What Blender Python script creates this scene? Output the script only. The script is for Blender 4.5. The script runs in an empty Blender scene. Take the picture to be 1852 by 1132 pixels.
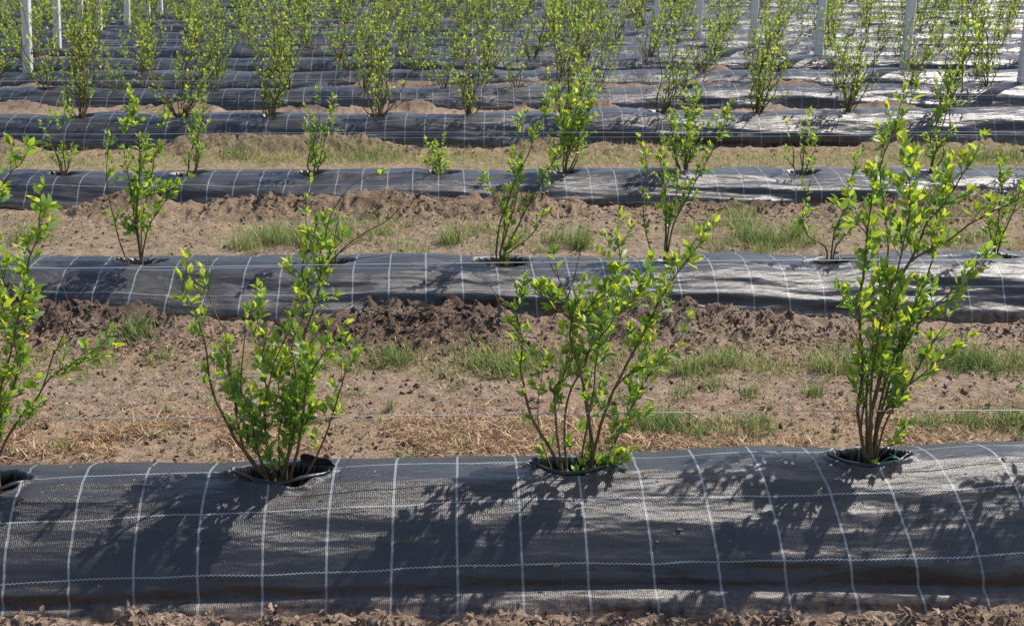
import bpy, math, random
import numpy as np

# ------------------------------------------------------------------ camera, sky, sun, exposure
S = bpy.context.scene
COL = S.collection
FPX, PITCH, YAW, CAMH = 2100.0, math.radians(17.6), math.radians(1.3), 1.97
cam_data = bpy.data.cameras.new("camera")
cam_data.sensor_width = 36.0
cam_data.lens = 36.0 * FPX / 1852.0
cam_data.clip_end = 2000
cam = bpy.data.objects.new("camera", cam_data)
COL.objects.link(cam)
cam.location = (0, 0, CAMH)
cam.rotation_euler = (math.pi / 2 - PITCH, 0, -YAW)
S.camera = cam

SUN_AZ, SUN_EL = math.radians(60), math.radians(53)
world = bpy.data.worlds.new("World")
S.world = world
world.use_nodes = True
wn = world.node_tree
bg = wn.nodes["Background"]
sky = wn.nodes.new("ShaderNodeTexSky")
sky.sky_type = 'NISHITA'
sky.sun_disc = False
sky.sun_elevation = SUN_EL
sky.sun_rotation = SUN_AZ
sky.dust_density = 1.5
wn.links.new(sky.outputs[0], bg.inputs[0])
bg.inputs[1].default_value = 0.13
sun_l = bpy.data.lights.new("sun", 'SUN')
sun_l.energy = 4.6
sun_l.angle = math.radians(0.5)
sun_l.color = (1.0, 0.93, 0.84)
sun = bpy.data.objects.new("sun", sun_l)
COL.objects.link(sun)
sun.rotation_euler = (math.pi / 2 - SUN_EL, 0, math.pi - SUN_AZ)
sun.location = (5, 8, 10)
S.view_settings.view_transform = 'Standard'
S.view_settings.look = 'None'
S.view_settings.exposure = 0.53
S.view_settings.gamma = 1.0

# ------------------------------------------------------------------ helpers
Fv = np.array([math.sin(YAW) * math.cos(PITCH), math.cos(YAW) * math.cos(PITCH), -math.sin(PITCH)])
Rv = np.array([math.cos(YAW), -math.sin(YAW), 0.0])
Uv = np.cross(Rv, Fv)
C0 = np.array([0, 0, CAMH])

def ray(px, py):
    return Fv + Rv * (px - 926.0) / FPX - Uv * (py - 566.0) / FPX

def on_plane(px, py, Y):
    d = ray(px, py)
    return C0 + d * (Y / d[1])

def on_level(px, py, Z):
    d = ray(px, py)
    return C0 + d * ((Z - CAMH) / d[2])

def _h(ix, iy, seed):
    n = (ix * 374761393 + iy * 668265263 + seed * 974634777) & 0xFFFFFFFF
    n = ((n ^ (n >> 13)) * 1274126177) & 0xFFFFFFFF
    n = (n ^ (n >> 16)) & 0xFFFFFFFF
    return n / 4294967295.0

def vn(x, y, seed=0):
    x = np.asarray(x, float); y = np.asarray(y, float)
    x, y = np.broadcast_arrays(x, y)
    fx = np.floor(x); fy = np.floor(y)
    ix = fx.astype(np.int64); iy = fy.astype(np.int64)
    u = x - fx; v = y - fy
    u = u * u * u * (u * (u * 6 - 15) + 10); v = v * v * v * (v * (v * 6 - 15) + 10)
    a = _h(ix, iy, seed); b = _h(ix + 1, iy, seed); c = _h(ix, iy + 1, seed); d = _h(ix + 1, iy + 1, seed)
    return (a * (1 - u) + b * u) * (1 - v) + (c * (1 - u) + d * u) * v

def fbm(x, y, o=4, seed=0, ridged=False):
    t = 0; amp = 1.0; s = 0
    for k in range(o):
        n = vn(x * 2 ** k + 17.3 * k, y * 2 ** k - 9.1 * k, seed + k)
        if ridged: n = 1 - abs(2 * n - 1)
        t = t + amp * n; s += amp; amp *= 0.5
    return t / s

def sstep(a, b, x):
    t = np.clip((x - a) / (b - a), 0, 1)
    return t * t * (3 - 2 * t)

def link_mesh(name, me, mats, parent=None, smooth=True):
    for m in mats: me.materials.append(m)
    if smooth:
        me.polygons.foreach_set("use_smooth", np.ones(len(me.polygons), bool))
    o = bpy.data.objects.new(name, me)
    COL.objects.link(o)
    if parent is not None: o.parent = parent
    return o

def np_mesh(name, verts, face_arrays, attrs=None, uv=None, matidx=None):
    """face_arrays: list of (n,k) int arrays"""
    me = bpy.data.meshes.new(name)
    verts = np.asarray(verts, np.float32)
    me.vertices.add(len(verts)); me.vertices.foreach_set("co", verts.ravel())
    loops = np.concatenate([f.ravel() for f in face_arrays]).astype(np.int32)
    tot = np.concatenate([np.full(len(f), f.shape[1]) for f in face_arrays]).astype(np.int32)
    start = np.concatenate([[0], np.cumsum(tot)[:-1]]).astype(np.int32)
    me.loops.add(len(loops)); me.loops.foreach_set("vertex_index", loops)
    me.polygons.add(len(tot)); me.polygons.foreach_set("loop_start", start)
    if matidx is not None: me.polygons.foreach_set("material_index", matidx.astype(np.int32))
    if uv is not None:
        l = me.uv_layers.new(name="UVMap")
        l.data.foreach_set("uv", np.asarray(uv, np.float32)[loops].ravel())
    if attrs:
        for k, a in attrs.items():
            at = me.attributes.new(k, 'FLOAT', 'POINT')
            at.data.foreach_set("value", np.asarray(a, np.float32))
    me.update(calc_edges=True); me.validate()
    return me

def grid_faces(nx, ny):
    i = np.arange(nx - 1)[:, None] * ny + np.arange(ny - 1)[None, :]
    i = i.ravel()
    return np.stack([i, i + ny, i + ny + 1, i + 1], 1)

def tag(o, label, cat=None, group=None, kind=None):
    if label: o["label"] = label
    if cat: o["category"] = cat
    if group: o["group"] = group
    if kind: o["kind"] = kind
    return o

def empty(name, loc):
    o = bpy.data.objects.new(name, None)
    o.empty_display_size = 0.1
    o.location = loc
    COL.objects.link(o)
    return o

class Tubes:
    def __init__(s, sides=6): s.v = []; s.f = []; s.n = 0; s.k = sides
    def add(s, pts, r0, r1=None, wob=None):
        pts = np.asarray(pts, float); n = len(pts); k = s.k
        if n < 2: return
        if np.ndim(r0): r = np.asarray(r0)
        else: r = np.linspace(r0, r0 if r1 is None else r1, n)
        t = np.gradient(pts, axis=0); t /= np.linalg.norm(t, axis=1)[:, None] + 1e-9
        ref = np.array([0.13, 1, 0.21]) if abs(t[0][1]) < 0.8 else np.array([1, 0.1, 0.2])
        a = np.cross(t, ref); a /= np.linalg.norm(a, axis=1)[:, None] + 1e-9
        b = np.cross(t, a)
        an = np.arange(k) * 2 * math.pi / k
        ring = pts[:, None] + r[:, None, None] * (a[:, None] * np.cos(an)[None, :, None] + b[:, None] * np.sin(an)[None, :, None])
        s.v.append(ring.reshape(-1, 3))
        i = np.arange(n - 1)[:, None] * k; j = np.arange(k)[None, :]; j2 = (j + 1) % k
        s.f.append((np.stack([i + j, i + j2, i + k + j2, i + k + j], 2).reshape(-1, 4)) + s.n)
        tip = s.n + n * k
        s.v.append(np.array([pts[-1] + t[-1] * r[-1] * 0.5]))
        last = s.n + (n - 1) * k
        jj = np.arange(k)
        s.f.append(np.stack([last + jj, last + (jj + 1) % k, np.full(k, tip), np.full(k, tip)], 1)[:, :3])
        s.n += n * k + 1
    def mesh(s, name):
        q = [f for f in s.f if f.shape[1] == 4]; t = [f for f in s.f if f.shape[1] == 3]
        return np_mesh(name, np.concatenate(s.v), [np.concatenate(q), np.concatenate(t)])

def scatter(name, tv, tf, mats3, locs, attrs=None):
    """tv (k,3) template, tf list of arrays, mats3 (n,3,3) columns as axes, locs (n,3)"""
    tv = np.asarray(tv, float); k = len(tv); n = len(locs)
    V = np.einsum('nij,kj->nki', mats3, tv) + locs[:, None, :]
    off = (np.arange(n) * k)[:, None, None]
    F = [(np.asarray(f)[None] + off).reshape(-1, np.asarray(f).shape[1]) for f in tf]
    A = {a: np.repeat(v, k) for a, v in (attrs or {}).items()}
    return V.reshape(-1, 3), F, A

def catmull(P, step):
    P = np.asarray(P, float)
    Q = np.vstack([2 * P[0] - P[1], P, 2 * P[-1] - P[-2]])
    out = []
    for i in range(1, len(Q) - 2):
        p0, p1, p2, p3 = Q[i - 1], Q[i], Q[i + 1], Q[i + 2]
        m = max(2, int(np.linalg.norm(p2 - p1) / step))
        for t in np.arange(m) / m:
            out.append(0.5 * ((2 * p1) + (-p0 + p2) * t + (2 * p0 - 5 * p1 + 4 * p2 - p3) * t * t + (-p0 + 3 * p1 - 3 * p2 + p3) * t ** 3))
    out.append(P[-1])
    return np.array(out)

# ------------------------------------------------------------------ materials
def new_mat(name):
    m = bpy.data.materials.new(name); m.use_nodes = True
    nt = m.node_tree; b = nt.nodes["Principled BSDF"]
    return m, nt, b

def N(nt, t, **kw):
    n = nt.nodes.new("ShaderNode" + t)
    for k, v in kw.items(): setattr(n, k, v)
    return n

def math_n(nt, op, a, b=None, c=None, clamp=False):
    n = N(nt, "Math", operation=op); n.use_clamp = clamp
    for i, v in enumerate((a, b, c)):
        if v is None: continue
        if isinstance(v, (int, float)): n.inputs[i].default_value = v
        else: nt.links.new(v, n.inputs[i])
    return n.outputs[0]

def ramp(nt, fac, stops):
    r = N(nt, "ValToRGB")
    e = r.color_ramp.elements
    while len(e) < len(stops): e.new(0.5)
    for el, (p, c) in zip(e, stops):
        el.position = p; el.color = (*c, 1) if len(c) == 3 else c
    nt.links.new(fac, r.inputs[0])
    return r.outputs[0]

def mix_c(nt, fac, a, b, mode='MIX'):
    n = N(nt, "Mix", data_type='RGBA', blend_type=mode)
    for sock, v in ((n.inputs[0], fac), (n.inputs[6], a), (n.inputs[7], b)):
        if isinstance(v, (int, float)): sock.default_value = v
        elif isinstance(v, tuple): sock.default_value = (*v, 1)
        else: nt.links.new(v, sock)
    return n.outputs[2]

def noise_n(nt, vec, scale, detail=4, rough=0.55, dist=0.0):
    n = N(nt, "TexNoise"); n.inputs["Scale"].default_value = scale; n.inputs["Detail"].default_value = detail
    n.inputs["Roughness"].default_value = rough; n.inputs["Distortion"].default_value = dist
    if vec is not None: nt.links.new(vec, n.inputs["Vector"])
    return n.outputs[0]

def attr(nt, name):
    a = N(nt, "Attribute"); a.attribute_name = name
    return a.outputs["Fac"]

def soil_material():
    m, nt, b = new_mat("soil")
    pos = N(nt, "NewGeometry").outputs["Position"]
    big = noise_n(nt, pos, 2.2, 4)
    mid = noise_n(nt, pos, 14, 6, 0.65)
    fine = noise_n(nt, pos, 110, 4, 0.7)
    f = math_n(nt, 'ADD', math_n(nt, 'MULTIPLY', mid, 0.55), math_n(nt, 'MULTIPLY', fine, 0.45))
    dry = ramp(nt, f, [(0.33, (0.075, 0.05, 0.034)), (0.44, (0.195, 0.138, 0.097)), (0.54, (0.32, 0.24, 0.176)), (0.68, (0.48, 0.38, 0.29))])
    moist = ramp(nt, f, [(0.32, (0.045, 0.031, 0.024)), (0.5, (0.11, 0.078, 0.062)), (0.64, (0.20, 0.15, 0.122)), (0.78, (0.31, 0.245, 0.205))])
    ma = math_n(nt, 'ADD', attr(nt, "moist"), math_n(nt, 'MULTIPLY', math_n(nt, 'SUBTRACT', mid, 0.5), 1.2), clamp=True)
    c = mix_c(nt, ma, dry, moist)
    warm = ramp(nt, fine, [(0.35, (0.16, 0.09, 0.045)), (0.52, (0.34, 0.215, 0.11)), (0.66, (0.5, 0.36, 0.2))])
    st = math_n(nt, 'MULTIPLY', attr(nt, "straw"), ramp(nt, noise_n(nt, pos, 30, 5, 0.7), [(0.4, (0, 0, 0)), (0.6, (1, 1, 1))]))
    c = mix_c(nt, math_n(nt, 'MULTIPLY', st, 0.75), c, warm)
    gr = math_n(nt, 'MULTIPLY', attr(nt, "green"), ramp(nt, noise_n(nt, pos, 22, 5, 0.7), [(0.42, (0, 0, 0)), (0.62, (1, 1, 1))]))
    c = mix_c(nt, math_n(nt, 'MULTIPLY', gr, 0.6), c, (0.13, 0.15, 0.045))
    # drying cracks
    v = N(nt, "TexVoronoi", feature='DISTANCE_TO_EDGE'); v.inputs["Scale"].default_value = 17
    wv = N(nt, "VectorMath", operation='ADD'); nn = N(nt, "TexNoise"); nn.inputs["Scale"].default_value = 9
    sc = N(nt, "VectorMath", operation='SCALE'); sc.inputs[3].default_value = 0.22
    nt.links.new(pos, nn.inputs["Vector"]); nt.links.new(nn.outputs[1], sc.inputs[0])
    nt.links.new(pos, wv.inputs[0]); nt.links.new(sc.outputs[0], wv.inputs[1]); nt.links.new(wv.outputs[0], v.inputs["Vector"])
    crack = ramp(nt, v.outputs["Distance"], [(0.0, (0, 0, 0)), (0.05, (1, 1, 1))])
    crk = math_n(nt, 'MULTIPLY', math_n(nt, 'SUBTRACT', 1.0, crack), ramp(nt, big, [(0.52, (0, 0, 0)), (0.62, (0.7, 0.7, 0.7))]))
    crk = math_n(nt, 'MULTIPLY', crk, math_n(nt, 'SUBTRACT', 1.0, attr(nt, "rough"), clamp=True))
    c = mix_c(nt, math_n(nt, 'MULTIPLY', crk, 0.45), c, (0.06, 0.04, 0.03))
    nt.links.new(c, b.inputs["Base Color"])
    b.inputs["Roughness"].default_value = 0.97
    b.inputs["Specular IOR Level"].default_value = 0.2
    hgt = math_n(nt, 'SUBTRACT', math_n(nt, 'ADD', math_n(nt, 'MULTIPLY', noise_n(nt, pos, 45, 6, 0.7), 1.0), math_n(nt, 'MULTIPLY', fine, 0.5)), math_n(nt, 'MULTIPLY', crk, 0.6))
    bp = N(nt, "Bump"); bp.inputs["Strength"].default_value = 1.0; bp.inputs["Distance"].default_value = 0.022
    nt.links.new(hgt, bp.inputs["Height"]); nt.links.new(bp.outputs[0], b.inputs["Normal"])
    return m

def fabric_material():
    m, nt, b = new_mat("woven_fabric")
    uvn = N(nt, "UVMap").outputs[0]
    sep = N(nt, "SeparateXYZ"); nt.links.new(uvn, sep.inputs[0])
    u, v = sep.outputs[0], sep.outputs[1]
    wob = noise_n(nt, uvn, 1.7, 2); wob2 = noise_n(nt, uvn, 2.3, 2)
    uu = math_n(nt, 'ADD', u, math_n(nt, 'MULTIPLY', math_n(nt, 'SUBTRACT', wob, 0.5), 0.022))
    vv = math_n(nt, 'ADD', v, math_n(nt, 'MULTIPLY', math_n(nt, 'SUBTRACT', wob2, 0.5), 0.03))
    # cross tapes every 0.2 m
    du = math_n(nt, 'ABSOLUTE', math_n(nt, 'SUBTRACT', math_n(nt, 'FRACT', math_n(nt, 'DIVIDE', uu, 0.2)), 0.5))
    tape = math_n(nt, 'SUBTRACT', 1.0, math_n(nt, 'MULTIPLY', math_n(nt, 'SUBTRACT', du, 0.013), 90.0, clamp=True), clamp=True)
    # stretched streaks across the tape
    mp = N(nt, "Mapping"); mp.inputs["Scale"].default_value = (1.0, 0.12, 1)
    nt.links.new(uvn, mp.inputs[0])
    streak = noise_n(nt, mp.outputs[0], 420, 2, 0.6)
    tape = math_n(nt, 'MULTIPLY', tape, ramp(nt, streak, [(0.32, (0.32, 0.32, 0.32)), (0.62, (0.9, 0.9, 0.9))]))
    # zigzag thread every 0.2 m
    zz = math_n(nt, 'MULTIPLY', math_n(nt, 'SINE', math_n(nt, 'MULTIPLY', uu, 2 * math.pi / 0.014)), 0.0016)
    vz = math_n(nt, 'ADD', vv, zz)
    dv = math_n(nt, 'ABSOLUTE', math_n(nt, 'SUBTRACT', math_n(nt, 'FRACT', math_n(nt, 'DIVIDE', vz, 0.2)), 0.5))
    thr = math_n(nt, 'SUBTRACT', 1.0, math_n(nt, 'MULTIPLY', math_n(nt, 'SUBTRACT', dv, 0.004), 160.0, clamp=True), clamp=True)
    fac = math_n(nt, 'MAXIMUM', math_n(nt, 'MULTIPLY', tape, math_n(nt, 'ADD', 0.2, math_n(nt, 'MULTIPLY', noise_n(nt, uvn, 5, 4), 0.85))), math_n(nt, 'MULTIPLY', thr, 0.7))
    dust = ramp(nt, noise_n(nt, uvn, 6, 6, 0.65), [(0.4, (0, 0, 0)), (0.75, (1, 1, 1))])
    base = mix_c(nt, streak, (0.010, 0.0105, 0.0135), (0.029, 0.028, 0.032))
    base = mix_c(nt, math_n(nt, 'MULTIPLY', dust, 0.10), base, (0.16, 0.13, 0.11))
    base = mix_c(nt, math_n(nt, 'MULTIPLY', attr(nt, "dirt"), ramp(nt, noise_n(nt, uvn, 26, 6, 0.7), [(0.4, (0, 0, 0)), (0.6, (1, 1, 1))])), base, (0.17, 0.12, 0.09))
    col = mix_c(nt, fac, base, (0.40, 0.43, 0.47))
    nt.links.new(col, b.inputs["Base Color"])
    rg = math_n(nt, 'ADD', 0.25, math_n(nt, 'MULTIPLY', noise_n(nt, uvn, 9, 4, 0.6), 0.20))
    nt.links.new(rg, b.inputs["Roughness"])
    b.inputs["Specular IOR Level"].default_value = 0.6
    # weave: ribs running across, broken by a coarse grain
    rib = math_n(nt, 'SINE', math_n(nt, 'MULTIPLY', math_n(nt, 'ADD', u, math_n(nt, 'MULTIPLY', noise_n(nt, mp.outputs[0], 60, 2), 0.004)), 2 * math.pi / 0.0062))
    mp2 = N(nt, "Mapping"); mp2.inputs["Scale"].default_value = (1.0, 0.35, 1)
    nt.links.new(uvn, mp2.inputs[0])
    grain = noise_n(nt, mp2.outputs[0], 330, 3, 0.75)
    wr = noise_n(nt, mp.outputs[0], 14, 3)
    mp3 = N(nt, "Mapping"); mp3.inputs["Scale"].default_value = (0.25, 1.0, 1)
    nt.links.new(uvn, mp3.inputs[0])
    fold = noise_n(nt, mp3.outputs[0], 11, 3, 0.5)
    h = math_n(nt, 'ADD', math_n(nt, 'MULTIPLY', rib, 0.0002), math_n(nt, 'MULTIPLY', grain, 0.0025))
    h = math_n(nt, 'ADD', h, math_n(nt, 'MULTIPLY', fold, 0.034))
    bp = N(nt, "Bump"); bp.inputs["Strength"].default_value = 0.75; bp.inputs["Distance"].default_value = 1.0
    nt.links.new(h, bp.inputs["Height"]); nt.links.new(bp.outputs[0], b.inputs["Normal"])
    return m

def leaf_material():
    m, nt, b = new_mat("leaf")
    t = attr(nt, "tint")
    c = ramp(nt, t, [(0.0, (0.035, 0.11, 0.04)), (0.3, (0.10, 0.225, 0.06)), (0.6, (0.19, 0.32, 0.07)), (0.85, (0.32, 0.43, 0.09)), (0.97, (0.40, 0.44, 0.07)), (1.0, (0.36, 0.16, 0.05))])
    nt.links.new(c, b.inputs["Base Color"])
    b.inputs["Roughness"].default_value = 0.42
    b.inputs["Specular IOR Level"].default_value = 0.45
    tr = N(nt, "BsdfTranslucent")
    c2 = mix_c(nt, 1.0, c, (2.0, 1.6, 0.6), 'MULTIPLY')
    nt.links.new(c2, tr.inputs[0])
    ms = N(nt, "MixShader"); ms.inputs[0].default_value = 0.54
    nt.links.new(b.outputs[0], ms.inputs[1]); nt.links.new(tr.outputs[0], ms.inputs[2])
    nt.links.new(ms.outputs[0], nt.nodes["Material Output"].inputs[0])
    return m

def grass_material(name, stops):
    m, nt, b = new_mat(name)
    c = ramp(nt, attr(nt, "tint"), stops)
    nt.links.new(c, b.inputs["Base Color"])
    b.inputs["Roughness"].default_value = 0.6
    tr = N(nt, "BsdfTranslucent"); nt.links.new(c, tr.inputs[0])
    ms = N(nt, "MixShader"); ms.inputs[0].default_value = 0.35
    nt.links.new(b.outputs[0], ms.inputs[1]); nt.links.new(tr.outputs[0], ms.inputs[2])
    nt.links.new(ms.outputs[0], nt.nodes["Material Output"].inputs[0])
    return m

def noisy_material(name, stops, scale, rough=0.8, bump=0.003, metallic=0.0, spec=0.4):
    m, nt, b = new_mat(name)
    pos = N(nt, "TexCoord").outputs["Object"]
    n = noise_n(nt, pos, scale, 5, 0.65)
    nt.links.new(ramp(nt, n, stops), b.inputs["Base Color"])
    b.inputs["Roughness"].default_value = rough; b.inputs["Metallic"].default_value = metallic
    b.inputs["Specular IOR Level"].default_value = spec
    bp = N(nt, "Bump"); bp.inputs["Strength"].default_value = 0.8; bp.inputs["Distance"].default_value = bump
    nt.links.new(noise_n(nt, pos, scale * 3, 4, 0.7), bp.inputs["Height"]); nt.links.new(bp.outputs[0], b.inputs["Normal"])
    return m

M_SOIL = soil_material()
M_FAB = fabric_material()
M_LEAF = leaf_material()
M_GRASS = grass_material("grass", [(0, (0.05, 0.11, 0.02)), (0.45, (0.14, 0.24, 0.04)), (0.75, (0.32, 0.36, 0.10)), (1, (0.52, 0.43, 0.23))])
M_STRAW = grass_material("straw", [(0, (0.07, 0.04, 0.025)), (0.4, (0.24, 0.135, 0.065)), (0.8, (0.48, 0.32, 0.17)), (1, (0.78, 0.64, 0.44))])
M_DEAD = grass_material("dead_leaf", [(0, (0.07, 0.045, 0.035)), (0.5, (0.19, 0.125, 0.095)), (1, (0.36, 0.27, 0.215))])
M_BARK = noisy_material("bark", [(0.3, (0.055, 0.032, 0.018)), (0.5, (0.12, 0.08, 0.035)), (0.62, (0.13, 0.115, 0.045)), (0.75, (0.22, 0.15, 0.085))], 40, 0.7, 0.002)
M_TWIG = noisy_material("young_stem", [(0.3, (0.10, 0.12, 0.03)), (0.6, (0.2, 0.16, 0.05)), (0.8, (0.24, 0.10, 0.05))], 30, 0.6, 0.001)
M_BUD = noisy_material("bud", [(0.3, (0.22, 0.07, 0.04)), (0.7, (0.35, 0.14, 0.07))], 40, 0.6, 0.001)
M_WIRE = noisy_material("galvanised_wire", [(0.3, (0.34, 0.36, 0.38)), (0.7, (0.5, 0.51, 0.52))], 20, 0.6, 0.0002, 0.4)
M_CONC = noisy_material("concrete", [(0.3, (0.48, 0.47, 0.45)), (0.55, (0.62, 0.61, 0.59)), (0.75, (0.72, 0.71, 0.69))], 22, 0.85, 0.004)
M_PLAS = noisy_material("black_plastic", [(0.3, (0.010, 0.011, 0.013)), (0.7, (0.022, 0.022, 0.025))], 12, 0.33, 0.004, 0, 0.5)
M_PIT_SHADE = noisy_material("pit_shade", [(0.3, (0.007, 0.007, 0.008)), (0.7, (0.018, 0.017, 0.018))], 30, 0.85, 0.003, 0, 0.15)  # shade painted into the planting holes: matte near-black walls without glints
M_TWINE = noisy_material("green_twine", [(0.3, (0.07, 0.24, 0.18)), (0.7, (0.14, 0.38, 0.28))], 60, 0.5, 0.001)
M_STONE = noisy_material("stone", [(0.3, (0.26, 0.24, 0.22)), (0.7, (0.5, 0.47, 0.43))], 18, 0.85, 0.006)

# ------------------------------------------------------------------ rows: where each ridge runs
ROW_PX = [828, 462, 303, 202, 155, 127, 102, 85, 69, 57, 45, 34, 24, 14, 5, -3]
ROW_H = [0.33, 0.25, 0.24, 0.31] + [0.26] * 12
ROWS = []
for i, (py, hc) in enumerate(zip(ROW_PX, ROW_H)):
    Y = on_level(926, py, hc)[1]
    ROWS.append((Y - (0.07 if i == 0 else 0.10), hc))
NR = len(ROWS)
ORD = ["nearest", "second", "third", "fourth", "fifth", "sixth", "seventh", "eighth", "ninth", "tenth",
       "eleventh", "twelfth", "thirteenth", "fourteenth", "fifteenth", "sixteenth"]
WF, WB = 0.40, 0.42

def crest(i, x):
    hc = ROWS[i][1]
    x = np.asarray(x, float)
    if i == 0:
        return hc + 0.012 + 0.020 * x + 0.012 * (vn(x * 0.9, 3.3, 5) - 0.5)
    return hc + 0.05 * (vn(x * 0.7, i * 7.7, 5) - 0.5) + 0.03 * (vn(x * 2.1, i * 3.1, 6) - 0.5)

def half_width(i, x):
    if i == 0: return 1.03 + 0.06 * (vn(np.asarray(x, float) * 0.8 + 4, 1.0, 8) - 0.5)
    return 1.0 + 0.22 * (vn(np.asarray(x, float) * 0.8 + 4, i * 5.3, 8) - 0.5)

# ------------------------------------------------------------------ ground sheet
def berm_height(i, x, y):
    """soil thrown against the front and the back foot of ridge i"""
    Y0 = ROWS[i][0]
    hw = half_width(i, x)
    amp = 0.028 + 0.14 * sstep(0.38, 0.75, fbm(x * 0.8 + 31 * i, 0 * x + i, 3, 11))
    if i == 1: amp = amp * (1.2 - 0.75 * sstep(0.6, 1.6, x))
    if i == 0: amp = 0.045 + 0.045 * vn(x * 1.3, 0.5, 4) + 0.06 * sstep(-1.1, -1.75, x)
    c = Y0 - WF * hw - 0.15
    d = (y - c)
    s = np.where(d < 0, 0.20, 0.115)
    f = amp * np.exp(-(d / s) ** 2)
    d2 = y - (Y0 + WB * hw + 0.05)
    b = 0.035 * np.exp(-(d2 / 0.12) ** 2)
    return f, b

SPOIL = [(700, 555, 0.13, 0.26, 0.20), (770, 600, 0.07, 0.34, 0.22), (600, 600, 0.04, 0.3, 0.2), (215, 575, 0.08, 0.35, 0.22), (850, 565, 0.07, 0.22, 0.2), (1500, 545, 0.05, 0.4, 0.2), (60, 590, 0.05, 0.3, 0.2),
         (470, 368, 0.07, 0.4, 0.22), (1330, 365, 0.05, 0.5, 0.2), (1420, 350, 0.07, 0.3, 0.2), (945, 190, 0.2, 0.16, 0.25), (60, 195, 0.10, 0.4, 0.3), (560, 195, 0.08, 0.4, 0.3), (1090, 180, 0.08, 0.3, 0.3)]
SPOIL_W = [(*on_level(px, py, 0.05)[:2], a, sx, sy) for px, py, a, sx, sy in SPOIL]

def ground_fields(x, y):
    z = 0.03 * (fbm(x * 0.5, y * 0.5, 3, 2) - 0.5)
    rough = np.zeros_like(z); moist = np.zeros_like(z)
    for i in range(NR):
        f, b = berm_height(i, x, y)
        z = z + f + b
        rough = np.maximum(rough, np.clip(f / 0.05, 0, 1)); rough = np.maximum(rough, np.clip(b / 0.08, 0, 1) * 0.5)
        moist = np.maximum(moist, np.clip((f - 0.05) / 0.12, 0, 0.6))
    for (sx, sy, a, wx, wy) in SPOIL_W:
        g = np.exp(-((x - sx) / wx) ** 2 - ((y - sy) / wy) ** 2)
        z = z + a * g; rough = np.maximum(rough, np.clip(g * 1.8, 0, 1)); moist = np.maximum(moist, np.clip(g * 1.4, 0, 1))
    rid = fbm(x * 7, y * 7, 5, 21, True); bil = fbm(x * 19, y * 19, 4, 33)
    hf = 1 / (1 + (np.maximum(y, 0) / 9.5) ** 4)
    z = z + (0.026 + 0.10 * rough * (0.45 + 0.55 * hf)) * (rid - 0.55) + (0.019 + 0.055 * rough) * hf * (bil - 0.5) + (0.004 + 0.022 * rough) * hf * (fbm(x * 42, y * 42, 2, 37, True) - 0.5)
    # faint wheel tracks in the alleys
    for i in range(NR - 1):
        ya, yb = ROWS[i][0] + 0.5, ROWS[i + 1][0] - 0.7
        for c in ((ya * 0.62 + yb * 0.38),):
            z = z - 0.018 * np.exp(-((y - c) / 0.22) ** 2)
    return z, rough, moist

def nonuni(segs):
    out = []
    for a, b, st in segs:
        n = max(1, int(round((b - a) / st)))
        out.append(a + (b - a) * np.arange(n) / n)
    out.append([segs[-1][1]])
    return np.concatenate(out)

R = [r[0] for r in ROWS]
xs = nonuni([(-400, -60, 60), (-60, -14, 3.0), (-14, -7, 0.16), (-7, -3.4, 0.045), (-3.4, 3.4, 0.0135), (3.4, 7, 0.045), (7, 14, 0.16), (14, 60, 3), (60, 400, 60)])
ys = nonuni([(-40, 0, 4), (0, 2.5, 0.1), (2.5, R[0] - 0.25, 0.013), (R[0] - 0.25, R[0] + 0.25, 0.06), (R[0] + 0.25, R[1] - 0.2, 0.0135),
             (R[1] - 0.2, R[1] + 0.25, 0.06), (R[1] + 0.25, R[2] - 0.2, 0.021), (R[2] - 0.2, R[2] + 0.3, 0.08), (R[2] + 0.3, R[3] - 0.2, 0.026),
             (R[3] - 0.2, R[3] + 0.3, 0.1), (R[3] + 0.3, R[4] - 0.2, 0.05), (R[4] - 0.2, 40, 0.12), (40, 80, 4), (80, 700, 60)])
X, Yg = np.meshgrid(xs, ys, indexing='ij')
Zg, rough_a, moist_a = ground_fields(X, Yg)
fade = 1 - sstep(14, 40, np.abs(X)); fade2 = 1 - sstep(36, 44, Yg)
Zg = Zg * fade * fade2
ga = ROWS[0][0]; g1 = ROWS[1][0]; g2 = ROWS[2][0]; g3 = ROWS[3][0]
def lv(py): return on_level(926, py, 0.0)[1]
straw_a = np.exp(-((Yg - lv(775)) / 0.28) ** 2) + 0.5 * np.exp(-((Yg - lv(650)) / 0.25) ** 2) + 0.5 * np.exp(-((Yg - lv(395)) / 0.4) ** 2) + 0.7 * np.exp(-((Yg - lv(283)) / 0.5) ** 2)
green_a = 0.9 * np.exp(-((Yg - lv(662)) / 0.16) ** 2) + 0.7 * np.exp(-((Yg - lv(425)) / 0.45) ** 2) + 1.0 * np.exp(-((Yg - lv(290)) / 0.5) ** 2)
me = np_mesh("ground", np.stack([X, Yg, Zg], 2).reshape(-1, 3), [grid_faces(len(xs), len(ys))],
             {"rough": rough_a.ravel(), "moist": moist_a.ravel(), "straw": np.clip(straw_a.ravel(), 0, 1), "green": np.clip(green_a.ravel(), 0, 1)})
ground = link_mesh("ground", me, [M_SOIL]); ground["kind"] = "structure"

def ground_z(x, y):
    return ground_fields(np.asarray(x, float), np.asarray(y, float))[0]

# ------------------------------------------------------------------ planting positions (photo x on the ridge crest)
def row_x(i, px):
    return float(on_plane(px, ROW_PX[i] + 20, ROWS[i][0])[0])

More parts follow.
